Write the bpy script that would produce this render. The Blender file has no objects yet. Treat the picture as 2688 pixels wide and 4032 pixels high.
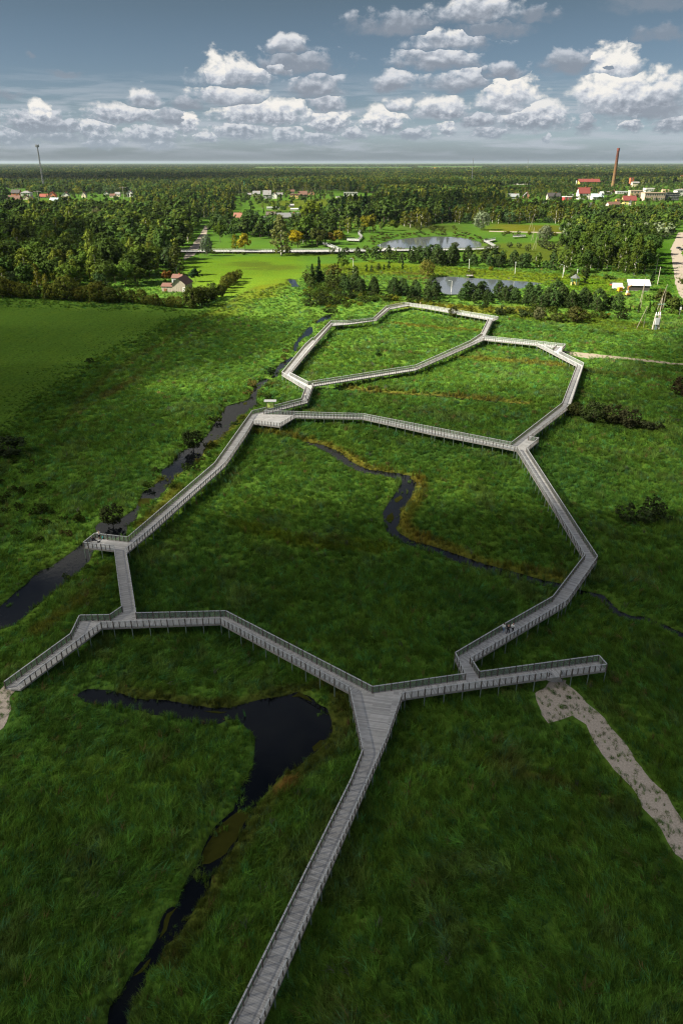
import bpy, bmesh, math, random
import numpy as np
from mathutils import Vector, Matrix

rng = np.random.default_rng(7)
random.seed(7)
scene = bpy.context.scene
ROOT = scene.collection

# ------------------------------------------------------------------ camera
CAM_H = 64.0
FPX, CX, CY, HV = 2850.0, 1344.0, 2016.0, 639.0     # focal length, centre and horizon row in photo pixels
PITCH = math.atan((CY - HV) / FPX)
cp, sp = math.cos(PITCH), math.sin(PITCH)
cam_d = bpy.data.cameras.new('camera')
cam_d.sensor_fit = 'VERTICAL'
cam_d.sensor_height = 36.0
cam_d.lens = 36.0 * FPX / 4032.0
cam_d.clip_start = 0.5
cam_d.clip_end = 120000
cam = bpy.data.objects.new('camera', cam_d)
ROOT.objects.link(cam)
cam.location = (0, 0, CAM_H)
cam.rotation_euler = (math.pi / 2 - PITCH, 0, 0)
scene.camera = cam


def G(u, v, z=0.0):
    """world point at height z under the photo pixel (u, v)"""
    a, b = (u - CX) / FPX, (v - CY) / FPX
    t = (CAM_H - z) / (sp + b * cp)
    return Vector((a * t, (cp - b * sp) * t, z))


def GA(pts, z=0.0):
    return np.array([G(u, v, z)[:2] for u, v in pts])


def zat(v, Y):
    """height of the point at forward distance Y that shows in photo row v"""
    b = (v - CY) / FPX
    return CAM_H - Y * (sp + b * cp) / (cp - b * sp)


def ppm(p):
    """photo pixels per metre at world point p"""
    return FPX / (p[1] * cp + (CAM_H - p[2]) * sp)


def project(p):
    x, y, z = p
    d = CAM_H - z
    Z = y * cp + d * sp
    return CX + FPX * x / Z, CY + FPX * (d * cp - y * sp) / Z


# ------------------------------------------------------------------ numpy noise
def _hash(ix, iy, seed):
    n = (ix.astype(np.int64) * 374761393 + iy.astype(np.int64) * 668265263 + seed * 974711) & 0x7fffffff
    n = ((n ^ (n >> 13)) * 1274126177) & 0x7fffffff
    n = (n ^ (n >> 16)) & 0xffff
    return n / 65535.0


def vnoise(x, y, s, seed=0):
    x = np.asarray(x) / s
    y = np.asarray(y) / s
    ix, iy = np.floor(x), np.floor(y)
    fx, fy = x - ix, y - iy
    fx = fx * fx * (3 - 2 * fx)
    fy = fy * fy * (3 - 2 * fy)
    a, b = _hash(ix, iy, seed), _hash(ix + 1, iy, seed)
    c, d = _hash(ix, iy + 1, seed), _hash(ix + 1, iy + 1, seed)
    return (a + (b - a) * fx) * (1 - fy) + (c + (d - c) * fx) * fy


def fbm(x, y, s, seed=0, o=3):
    r, a, t = 0, 1.0, 0
    for k in range(o):
        r = r + a * vnoise(x, y, s / 2 ** k, seed + k * 17)
        t += a
        a *= .55
    return r / t


def smooth(a, b, x):
    t = np.clip((x - a) / (b - a), 0, 1)
    return t * t * (3 - 2 * t)


def seg_dist(x, y, poly, closed=False):
    """distance to a polyline"""
    x = np.asarray(x, float)
    y = np.asarray(y, float)
    best = np.full(x.shape, 1e9)
    n = len(poly)
    for i in range(n if closed else n - 1):
        ax, ay = poly[i]
        bx, by = poly[(i + 1) % n]
        dx, dy = bx - ax, by - ay
        L = dx * dx + dy * dy + 1e-9
        t = np.clip(((x - ax) * dx + (y - ay) * dy) / L, 0, 1)
        best = np.minimum(best, np.hypot(x - ax - t * dx, y - ay - t * dy))
    return best


def inside(x, y, poly):
    x = np.asarray(x, float)
    y = np.asarray(y, float)
    r = np.zeros(x.shape, bool)
    n = len(poly)
    for i in range(n):
        ax, ay = poly[i]
        bx, by = poly[(i + 1) % n]
        c = (ay > y) != (by > y)
        with np.errstate(divide='ignore', invalid='ignore'):
            xx = (bx - ax) * (y - ay) / (by - ay + 1e-12) + ax
        r ^= c & (x < xx)
    return r


def sdf(x, y, poly):
    """signed distance to a polygon, negative inside; far points are only bounded"""
    x = np.asarray(x, float)
    y = np.asarray(y, float)
    lo, hi = poly.min(0) - 30, poly.max(0) + 30
    out = np.full(x.shape, 30.0)
    m = (x > lo[0]) & (x < hi[0]) & (y > lo[1]) & (y < hi[1])
    if m.any():
        d = seg_dist(x[m], y[m], poly, True)
        out[m] = np.where(inside(x[m], y[m], poly), -d, d)
    return out


def band(pts, w, z=0.0):
    """closed polygon (world) around a pixel polyline, widths in metres"""
    p = GA(pts, z)
    n = len(p)
    if not hasattr(w, '__len__'):
        w = [w] * n
    L, R = [], []
    for i in range(n):
        d = p[min(i + 1, n - 1)] - p[max(i - 1, 0)]
        d = d / (np.linalg.norm(d) + 1e-9)
        nn = np.array((-d[1], d[0]))
        L.append(p[i] + nn * w[i] / 2)
        R.append(p[i] - nn * w[i] / 2)
    return np.array(L + R[::-1])


# ------------------------------------------------------------------ materials
MATS = {}


def nt(name):
    m = bpy.data.materials.new(name)
    m.use_nodes = True
    t = m.node_tree
    t.nodes.clear()
    return m, t


class T:
    """thin wrapper that makes wiring node trees short"""

    def __init__(s, tree):
        s.t = tree

    def n(s, typ, props=None, **ins):
        nd = s.t.nodes.new(typ)
        for k, v in (props or {}).items():
            setattr(nd, k, v)
        for k, v in ins.items():
            key = int(k[1:]) if k[0] == '_' and k[1:].isdigit() else k.replace('_', ' ')
            sock = nd.inputs[key]
            s.put(sock, v)
        return nd

    def put(s, sock, v):
        if isinstance(v, bpy.types.NodeSocket):
            s.t.links.new(v, sock)
        elif isinstance(v, bpy.types.Node):
            s.t.links.new(v.outputs[0], sock)
        else:
            sock.default_value = v

    def m(s, op, a, b=0.0, c=0.0, clamp=False):
        nd = s.t.nodes.new('ShaderNodeMath')
        nd.operation = op
        nd.use_clamp = clamp
        for i, v in enumerate((a, b, c)):
            if i < len(nd.inputs):
                s.put(nd.inputs[i], v)
        return nd.outputs[0]

    def v(s, op, a, b=None, c=None):
        nd = s.t.nodes.new('ShaderNodeVectorMath')
        nd.operation = op
        for i, x in enumerate((a, b, c)):
            if x is not None:
                s.put(nd.inputs[i], x)
        return nd.outputs[1] if op in ('LENGTH', 'DOT_PRODUCT') else nd.outputs[0]

    def mix(s, f, a, b, mode='MIX'):
        nd = s.t.nodes.new('ShaderNodeMix')
        nd.data_type = 'RGBA'
        nd.blend_type = mode
        s.put(nd.inputs[0], f)
        for i, x in ((6, a), (7, b)):
            if isinstance(x, tuple) and len(x) == 3:
                x = x + (1,)
            s.put(nd.inputs[i], x)
        return nd.outputs[2]

    def ramp(s, f, stops, interp='LINEAR'):
        nd = s.t.nodes.new('ShaderNodeValToRGB')
        nd.color_ramp.interpolation = interp
        el = nd.color_ramp.elements
        while len(el) < len(stops):
            el.new(.5)
        for e, (p, c) in zip(el, stops):
            e.position = p
            e.color = tuple(c) + (1,) if len(c) == 3 else c
        s.put(nd.inputs[0], f)
        return nd.outputs[0]

    def noise(s, vec, scale, detail=3.0, rough=.55, dist=0.0, out=0):
        nd = s.n('ShaderNodeTexNoise', None, Scale=scale, Detail=detail, Roughness=rough, Distortion=dist)
        if vec is not None:
            s.put(nd.inputs['Vector'], vec)
        return nd.outputs[out]

    def maprange(s, v, a, b, c=0.0, d=1.0, typ='LINEAR'):
        nd = s.t.nodes.new('ShaderNodeMapRange')
        nd.interpolation_type = typ
        for i, x in enumerate((v, a, b, c, d)):
            s.put(nd.inputs[i], x)
        return nd.outputs[0]

    def out(s, sh, vol=None):
        o = s.t.nodes.new('ShaderNodeOutputMaterial')
        if sh is not None:
            s.put(o.inputs['Surface'], sh)
        if vol is not None:
            s.put(o.inputs['Volume'], vol)


def pbr(name, col, rough=.7, noise=.25, scale=3.0, metal=0.0, spec=.3, bump=0.0):
    """plain painted / plastered / wooden surface with mottled wear"""
    if name in MATS:
        return MATS[name]
    m, t = nt(name)
    t = T(t)
    tc = t.n('ShaderNodeTexCoord').outputs['Object']
    f = t.noise(tc, scale, 4.0)
    c = t.mix(f, tuple(x * (1 - noise) for x in col), tuple(min(1, x * (1 + noise)) for x in col))
    b = t.n('ShaderNodeBsdfPrincipled', None, Base_Color=c, Roughness=rough, Metallic=metal, Specular_IOR_Level=spec)
    if bump:
        bn = t.n('ShaderNodeBump', None, Strength=bump, Height=f)
        t.put(b.inputs['Normal'], bn.outputs[0])
    t.out(b)
    MATS[name] = m
    return m


# ------------------------------------------------------------------ object helpers
def tag(o, label=None, cat=None, group=None, kind=None):
    if label:
        o['label'] = label
    if cat:
        o['category'] = cat
    if group:
        o['group'] = group
    if kind:
        o['kind'] = kind
    return o


def empty(name, loc=(0, 0, 0), rz=0.0):
    o = bpy.data.objects.new(name, None)
    o.location = loc
    o.rotation_euler = (0, 0, rz)
    o.empty_display_size = .5
    ROOT.objects.link(o)
    return o


def link(name, me, parent=None, loc=None):
    o = bpy.data.objects.new(name, me)
    ROOT.objects.link(o)
    if parent is not None:
        o.parent = parent
    if loc is not None:
        o.location = loc
    return o


def mesh_np(name, V, F, mats=(), smoothf=False):
    """mesh from numpy arrays; F is an (n,3) or (n,4) array or a list of tuples"""
    me = bpy.data.meshes.new(name)
    if isinstance(F, np.ndarray):
        n, k = F.shape
        me.vertices.add(len(V))
        me.vertices.foreach_set('co', np.asarray(V, np.float32).ravel())
        me.loops.add(n * k)
        me.loops.foreach_set('vertex_index', F.astype(np.int32).ravel())
        me.polygons.add(n)
        me.polygons.foreach_set('loop_start', np.arange(0, n * k, k, dtype=np.int32))
        me.polygons.foreach_set('loop_total', np.full(n, k, np.int32))
        me.update(calc_edges=True)
    else:
        me.from_pydata([tuple(v) for v in V], [], F)
    me.validate()
    for m in mats:
        me.materials.append(m)
    if smoothf:
        me.polygons.foreach_set('use_smooth', np.ones(len(me.polygons), bool))
    return me


class MB:
    """collects boxes, bars, tubes and polygons that become ONE mesh"""

    def __init__(s):
        s.v, s.f, s.mi, s.cur = [], [], [], 0

    def face(s, pts):
        b = len(s.v)
        s.v += [tuple(p) for p in pts]
        s.f.append(tuple(range(b, b + len(pts))))
        s.mi.append(s.cur)

    def box(s, c, d, rz=0.0):
        cx, cy, cz = c
        x, y, z = d[0] / 2, d[1] / 2, d[2] / 2
        ca, sa = math.cos(rz), math.sin(rz)
        b = len(s.v)
        for dz in (-z, z):
            for dx, dy in ((-x, -y), (x, -y), (x, y), (-x, y)):
                s.v.append((cx + dx * ca - dy * sa, cy + dx * sa + dy * ca, cz + dz))
        for q in ((0, 3, 2, 1), (4, 5, 6, 7), (0, 1, 5, 4), (1, 2, 6, 5), (2, 3, 7, 6), (3, 0, 4, 7)):
            s.f.append(tuple(b + i for i in q))
            s.mi.append(s.cur)

    def bar(s, p, q, w, h=None, up=Vector((0, 0, 1))):
        """rectangular bar from p to q, w across, h along up"""
        h = h or w
        p, q = Vector(p), Vector(q)
        d = (q - p).normalized()
        x = d.cross(up)
        if x.length < 1e-4:
            x = d.cross(Vector((1, 0, 0)))
        x.normalize()
        y = x.cross(d)
        b = len(s.v)
        for c in (p, q):
            for i, j in ((-1, -1), (1, -1), (1, 1), (-1, 1)):
                s.v.append(tuple(c + x * (i * w / 2) + y * (j * h / 2)))
        for f in ((0, 1, 2, 3), (7, 6, 5, 4), (0, 4, 5, 1), (1, 5, 6, 2), (2, 6, 7, 3), (3, 7, 4, 0)):
            s.f.append(tuple(b + i for i in f))
            s.mi.append(s.cur)

    def tube(s, p, q, r0, r1=None, n=8, caps=True):
        r1 = r0 if r1 is None else r1
        p, q = Vector(p), Vector(q)
        d = (q - p).normalized()
        x = d.cross(Vector((0, 0, 1)))
        if x.length < 1e-4:
            x = Vector((1, 0, 0))
        x.normalize()
        y = d.cross(x)
        b = len(s.v)
        for c, r in ((p, r0), (q, r1)):
            for i in range(n):
                a = 2 * math.pi * i / n
                s.v.append(tuple(c + x * (r * math.cos(a)) + y * (r * math.sin(a))))
        for i in range(n):
            j = (i + 1) % n
            s.f.append((b + i, b + j, b + n + j, b + n + i))
            s.mi.append(s.cur)
        if caps:
            s.f.append(tuple(b + i for i in range(n))[::-1])
            s.f.append(tuple(b + n + i for i in range(n)))
            s.mi += [s.cur, s.cur]

    def build(s, name, mat, parent=None, loc=None, smoothf=False):
        me = bpy.data.meshes.new(name)
        me.from_pydata(s.v, [], s.f)
        for m in (mat if isinstance(mat, (list, tuple)) else [mat]):
            me.materials.append(m)
        if any(s.mi):
            me.polygons.foreach_set('material_index', np.array(s.mi, np.int32))
        if smoothf:
            me.polygons.foreach_set('use_smooth', np.ones(len(me.polygons), bool))
        me.update()
        return link(name, me, parent, loc)


def children_of(o):
    return [c for c in bpy.data.objects if c.parent == o]


def copy_tree(o, kids):
    """a copy of a thing; kids maps each object to its children"""
    c = o.copy()
    ROOT.objects.link(c)
    for k in kids.get(o, ()):
        kc = copy_tree(k, kids)
        kc.parent = c
    return c


def kid_map(o, d=None):
    d = {} if d is None else d
    d[o] = list(o.children)
    for k in d[o]:
        kid_map(k, d)
    return d
# ------------------------------------------------------------------ water, paths and vegetation strips (traced on the ground)
WZ = -0.30
WATER = {
    'river': [
        [(1136, 1098), (1158, 1100), (1166, 1112), (1180, 1128), (1170, 1133), (1150, 1128), (1140, 1112)],
        [(1246, 1276), (1250, 1262), (1280, 1243), (1307, 1237), (1316, 1243), (1292, 1258), (1267, 1267)],
        [(1229, 1278), (1232, 1305), (1214, 1328), (1188, 1332), (1176, 1352), (1164, 1384), (1150, 1390), (1155, 1370),
         (1172, 1334), (1194, 1318), (1200, 1300)],
        [(1152, 1405), (1163, 1410), (1120, 1442), (1106, 1464), (1086, 1486), (1068, 1492), (1074, 1478), (1087, 1456), (1105, 1430)],
        [(1022, 1500), (1052, 1490), (1066, 1498), (1040, 1512), (1022, 1530), (1010, 1560), (1012, 1594), (976, 1622), (941, 1645),
         (918, 1670), (900, 1690), (867, 1728), (815, 1742), (792, 1796), (756, 1836), (692, 1870), (672, 1900), (640, 1938),
         (612, 1970), (546, 2006), (530, 2046), (494, 2072), (500, 2112), (440, 2122), (384, 2104), (380, 2066), (425, 2050),
         (484, 2040), (540, 2002), (554, 1968), (566, 1938), (610, 1912), (642, 1887), (640, 1853), (684, 1821), (700, 1785),
         (765, 1758), (806, 1728), (822, 1712), (846, 1670), (898, 1596), (970, 1578), (990, 1562), (1000, 1532)],
        [(-60, 2520), (0, 2475), (57, 2459), (159, 2370), (255, 2293), (306, 2255), (350, 2205), (372, 2150), (384, 2104),
         (340, 2130), (300, 2165), (255, 2198), (205, 2232), (150, 2255), (110, 2300), (70, 2330), (0, 2395), (-60, 2440)],
    ],
    'pool': [
        [(310, 2733), (344, 2717), (436, 2723), (505, 2746), (540, 2757), (643, 2760), (735, 2778), (827, 2792), (905, 2792),
         (986, 2769), (1038, 2757), (1118, 2746), (1170, 2730), (1221, 2750), (1246, 2776), (1281, 2792), (1297, 2838), (1301, 2884),
         (1275, 2920), (1242, 2952), (1167, 3015), (1104, 3049), (1058, 3101), (1012, 3153), (985, 3210), (938, 3290), (898, 3355),
         (872, 3394), (827, 3440), (815, 3503), (769, 3554), (740, 3606), (695, 3681), (637, 3721), (620, 3784), (574, 3818),
         (557, 3905), (505, 3962), (490, 4060), (480, 4180), (420, 4180), (436, 4032), (442, 3962), (488, 3916), (505, 3876),
         (528, 3836), (574, 3778), (626, 3704), (637, 3640), (660, 3589), (712, 3566), (718, 3520), (746, 3462), (790, 3400),
         (810, 3340), (850, 3260), (930, 3190), (943, 3124), (966, 3084), (998, 3026), (1009, 2975), (1012, 2930), (1006, 2890), (957, 2844),
         (905, 2826), (861, 2844), (781, 2846), (746, 2835), (689, 2818), (608, 2809), (551, 2792), (505, 2783), (459, 2783),
         (402, 2772), (344, 2760)],
    ],
    'pond': [
        [(1690, 1092), (1760, 1088), (1870, 1096), (1990, 1103), (2085, 1110), (2135, 1116), (2100, 1124), (1990, 1150), (1880, 1162), (1760, 1160), (1700, 1140)],
        [(1480, 965), (1540, 946), (1640, 935), (1720, 931), (1800, 934), (1850, 942), (1885, 953), (1899, 966), (1880, 974), (1800, 977), (1660, 976), (1560, 975), (1500, 974)],
        [(2078, 795), (2150, 794), (2148, 801), (2080, 802)],
    ],
    'ditch': [],
}
_d1 = [(1201, 1742), (1257, 1755), (1323, 1786), (1349, 1811), (1385, 1832), (1436, 1855), (1502, 1865), (1563, 1874), (1600, 1885)]
_d2 = [(1533, 2080), (1558, 2105), (1599, 2131), (1640, 2145), (1700, 2163), (1782, 2192), (1889, 2230), (1983, 2255), (2090, 2284),
       (2135, 2296), (2204, 2306), (2280, 2331), (2361, 2347), (2424, 2410), (2481, 2436), (2532, 2436), (2645, 2482), (2720, 2520)]
_d3 = [(1240, 1524), (1325, 1536), (1445, 1545), (1589, 1556), (1800, 1568), (1826, 1573), (2065, 1595)]
_pool2 = [(1584, 1876), (1620, 1888), (1637, 1903), (1626, 1934), (1601, 1980), (1570, 2012), (1565, 2066), (1533, 2086), (1517, 2061),
          (1510, 2020), (1541, 1969), (1566, 1934), (1585, 1900)]
WPOLY = []
for k, L in WATER.items():
    for p in L:
        WPOLY.append((k, GA(p, WZ)))
WPOLY.append(('ditch', band(_d1, [.6, 1.6, 2.4, 2.0, 1.8, 2.0, 2.2, 2.6, 3.0], WZ)))
WPOLY.append(('ditch', band(_d2, [1.6, 1.3, 1.4, 1.5, 1.8, 1.9, 1.9, 1.9, 1.7, 1.4, 1.1, .9, .9, .8, 1.1, 1.0, .6, .5], WZ)))
WPOLY.append(('ditch', band(_d3, [.8, 1.2, 1.6, 1.4, 1.2, 1.0, .8], WZ)))
WPOLY.append(('ditch', GA(_pool2, WZ)))

PATHS = {
    'gravel_path': [
        GA([(2166, 2676), (2224, 2680), (2236, 2697), (2292, 2747), (2336, 2797), (2387, 2854), (2443, 2923), (2519, 3021), (2582, 3103), (2645, 3179),
            (2688, 3235), (2800, 3390), (3100, 3840), (3400, 4330), (3330, 4480), (3000, 3890), (2688, 3387), (2664, 3361), (2607, 3273), (2538, 3191), (2488, 3103),
            (2412, 3034), (2362, 2952), (2299, 2857), (2258, 2826), (2215, 2842), (2166, 2850), (2135, 2816), (2103, 2750), (2098, 2722), (2130, 2705)]),
        GA([(18, 2708), (80, 2714), (40, 2752), (44, 2800), (10, 2870), (-120, 3010), (-160, 2900), (-60, 2790)]),
        GA([(2208, 1381), (2349, 1395), (2470, 1408), (2688, 1433), (2900, 1456), (2900, 1464), (2688, 1440), (2470, 1416), (2349, 1409), (2325, 1413), (2258, 1402), (2222, 1392)]),
    ],
    'dirt_road': [
        GA([(809, 885), (822, 893), (812, 925), (795, 959), (766, 1005), (728, 1022), (722, 1014), (750, 971), (788, 925)]),
        GA([(2668, 915), (2700, 915), (2690, 953), (2684, 999), (2694, 1040), (2712, 1110), (2760, 1200), (2720, 1210), (2672, 1162), (2656, 1120), (2652, 1075), (2644, 1022), (2637, 980), (2652, 953)]),
        GA([(1925, 909), (2210, 915), (2210, 918.5), (1925, 912.5)]),
    ],
}


def water_sd(x, y):
    d = np.full(np.shape(x), 30.0)
    for k, p in WPOLY:
        d = np.minimum(d, sdf(x, y, p))
    return d


def path_sd(x, y):
    d = np.full(np.shape(x), 30.0)
    for L in PATHS.values():
        for p in L:
            d = np.minimum(d, sdf(x, y, p))
    return d


# strips of other vegetation: pixel polyline, half width (m), colour, strength
YEL, ORA, LIM, BRN, OLV = (.165, .132, .022), (.165, .098, .026), (.120, .150, .012), (.100, .078, .024), (.075, .080, .018)
STRIPS = [
    ([(1000, 1705), (1100, 1712), (1200, 1730), (1290, 1750), (1350, 1778), (1395, 1808), (1440, 1836), (1520, 1852), (1600, 1868), (1652, 1890)], 1.4, YEL, .8),
    ([(1652, 1890), (1650, 1925), (1622, 1975), (1600, 2010), (1590, 2060), (1612, 2095), (1660, 2118)], 1.6, YEL, .8),
    ([(1660, 2118), (1750, 2152), (1850, 2190), (1930, 2215), (2010, 2235), (2080, 2250), (2150, 2262), (2200, 2272)], 1.5, YEL, .75),
    ([(930, 2070), (1010, 2092), (1120, 2120), (1250, 2140), (1400, 2152), (1500, 2160)], 2.0, LIM, .7),
    ([(1360, 1522), (1450, 1536), (1600, 1548), (1800, 1560), (2000, 1580), (2080, 1588)], 1.8, ORA, .6),
    ([(1560, 1560), (1440, 1544), (1370, 1530)], 1.5, ORA, .4),
    ([(1560, 1276), (1650, 1285), (1740, 1294), (1830, 1300), (1890, 1302)], 2.5, YEL, .7),
    ([(1270, 1368), (1350, 1372), (1420, 1375), (1560, 1388), (1680, 1395)], 1.6, OLV, .5),
    ([(1820, 1408), (1900, 1412), (2000, 1420), (2080, 1426), (2160, 1434), (2190, 1438)], 3.0, YEL, .75),
    ([(230, 1700), (330, 1570), (420, 1490), (520, 1420), (640, 1350), (760, 1265), (860, 1225), (960, 1160), (1010, 1130)], 1.3, OLV, .6),
    ([(300, 1640), (450, 1545), (520, 1500), (640, 1400), (760, 1340), (850, 1280), (940, 1210)], 1.0, OLV, .5),
    ([(420, 1560), (500, 1518), (545, 1490)], 1.8, BRN, .5),
    ([(980, 1040), (1040, 1050), (1100, 1056)], 16, OLV, .6),
    ([(1020, 1165), (1060, 1130), (1090, 1120)], 7, LIM, .7),
    ([(880, 1240), (960, 1180), (1040, 1140), (1100, 1110)], 9, LIM, .45),
    ([(2050, 1235), (2200, 1258), (2350, 1270), (2520, 1292)], 10, LIM, .6),
    ([(1600, 1200), (1750, 1208), (1900, 1222), (2050, 1218)], 9, YEL, .65),
    ([(2250, 1460), (2400, 1470), (2600, 1490)], 3.0, OLV, .7),
    ([(640, 1900), (700, 1850), (780, 1790), (860, 1730), (920, 1680), (970, 1640)], 1.7, YEL, .6),
    ([(560, 2070), (640, 1990), (700, 1920)], 1.3, YEL, .6),
    ([(330, 2380), (390, 2300), (420, 2240)], 1.6, OLV, .7),
    ([(150, 2480), (260, 2400), (330, 2330)], 1.2, YEL, .55),
    ([(1330, 2700), (1345, 2790), (1325, 2890), (1280, 2960), (1180, 3040), (1080, 3130), (1010, 3220), (920, 3360), (850, 3480), (760, 3620), (680, 3760)], 1.3, OLV, .8),
    ([(480, 2718), (640, 2745), (800, 2770), (950, 2765), (1100, 2720), (1260, 2700)], .9, OLV, .8),
    ([(1100, 3105), (1140, 3080)], 1.0, ORA, .9),
    ([(2000, 3020), (2100, 3060), (2200, 3090), (2260, 3110)], 1.2, BRN, .7),
    ([(1900, 3000), (2010, 3040)], 1.3, LIM, .5),
    ([(1620, 1098), (1780, 1092), (1880, 1104), (1990, 1112), (2080, 1118)], 5, ORA, .6),
    ([(1560, 1075), (1660, 1080)], 4, BRN, .6),
    ([(2230, 1620), (2400, 1660), (2560, 1690)], 5, OLV, .5),
]
STRIPW = [(GA(p), w, c, s) for p, w, c, s in STRIPS]
# broad areas: pixel polygon, colour, strength, soft edge (m)
AREAS = [
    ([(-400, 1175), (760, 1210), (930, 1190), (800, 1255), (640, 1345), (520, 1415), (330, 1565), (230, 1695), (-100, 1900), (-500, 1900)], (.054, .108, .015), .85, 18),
    ([(700, 1030), (960, 1010), (1180, 1010), (1210, 1060), (1180, 1100), (1060, 1130), (900, 1170), (780, 1170)], (.120, .205, .015), .8, 10),
    ([(1230, 1040), (1500, 1030), (1900, 1060), (2300, 1085), (2460, 1100), (2440, 1150), (2200, 1125), (1800, 1085), (1300, 1085)], (.130, .175, .012), .8, 4),
    ([(2130, 1110), (2330, 1095), (2480, 1140), (2420, 1180), (2250, 1150)], (.080, .150, .010), .8, 5),
    ([(2560, 940), (2635, 960), (2650, 1150), (2600, 1180), (2570, 1060)], (.050, .120, .010), .8, 5),
    ([(1900, 960), (2230, 955), (2240, 1030), (2000, 1030), (1860, 1000)], (.115, .125, .020), .7, 12),
    ([(1930, 880), (2230, 890), (2230, 915), (1930, 912)], (.150, .130, .016), .8, 15),
    ([(1800, 885), (1550, 880), (1570, 905), (1820, 912)], (.080, .100, .020), .8, 20),
    ([(1180, 985), (1340, 990), (1330, 1010), (900, 1000), (700, 975)], (.110, .150, .012), .7, 12),
    ([(80, 790), (370, 790), (380, 812), (150, 832)], (.160, .150, .016), .8, 30),
    ([(1010, 795), (1330, 780), (1330, 806), (1100, 830)], (.120, .135, .016), .8, 30),
    ([(0, 960), (130, 965), (140, 1010), (0, 1012)], (.065, .110, .012), .8, 12),
    ([(1000, 659), (1600, 660), (1600, 668), (1000, 667)], (.15, .16, .06), .8, 200),
    ([(1650, 658), (1890, 657), (1890, 664), (1650, 664)], (.22, .20, .10), .8, 200),
]
AREAW = [(GA(p), c, s, e) for p, c, s, e in AREAS]
_mw = GA([(230, 1695), (760, 1250)])
_mw = (_mw[1] - _mw[0]) / np.linalg.norm(_mw[1] - _mw[0])
MOW = (-_mw[1], _mw[0])
BASE = np.array((.088, .178, .027))


def veg_colour(x, y):
    """albedo of the plant cover at world points"""
    x = np.asarray(x, float)
    y = np.asarray(y, float)
    n1 = fbm(x, y, 60, 3)
    n2 = fbm(x, y, 9, 11)
    n3 = fbm(x + y * .3, y * .45, 5, 23)
    col = np.empty(x.shape + (3,))
    col[...] = BASE
    k = (.76 + .48 * n1)[..., None]
    col = col * k
    warm = smooth(.42, .75, n2)[..., None]
    col = col * (1 - .34 * warm) + np.array((.118, .195, .022)) * .34 * warm
    dry = smooth(.74, .90, n3)[..., None]
    col = col * (1 - .4 * dry) + np.array((.150, .185, .028)) * .4 * dry
    wet = smooth(.58, .74, fbm(x, y, 24, 41))[..., None]
    col = col * (1 - .34 * wet) + np.array((.044, .125, .030)) * .34 * wet
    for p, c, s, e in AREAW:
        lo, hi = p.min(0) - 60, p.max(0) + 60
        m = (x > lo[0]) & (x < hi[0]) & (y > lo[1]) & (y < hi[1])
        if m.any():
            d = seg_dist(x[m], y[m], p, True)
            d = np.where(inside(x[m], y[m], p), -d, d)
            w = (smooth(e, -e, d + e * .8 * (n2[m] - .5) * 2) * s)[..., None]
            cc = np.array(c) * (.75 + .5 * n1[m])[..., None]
            if p is AREAW[0][0]:      # mowing lines
                q = x[m] * MOW[0] + y[m] * MOW[1] + (n2[m] - .5) * 2.5
                cc = cc * (1 + .06 * np.sin(q * 1.05) * smooth(.2, .7, n1[m]))[..., None]
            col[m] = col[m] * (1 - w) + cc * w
    for p, hw, c, s in STRIPW:
        lo, hi = p.min(0) - hw * 3, p.max(0) + hw * 3
        m = (x > lo[0]) & (x < hi[0]) & (y > lo[1]) & (y < hi[1])
        if m.any():
            d = seg_dist(x[m], y[m], p) + hw * 1.6 * (n2[m] - .5)
            w = (smooth(hw * 1.5, hw * .4, d) * s * (.5 + 1.0 * n3[m]).clip(0, 1))[..., None]
            col[m] = col[m] * (1 - w) + np.array(c) * w
    return col


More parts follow.
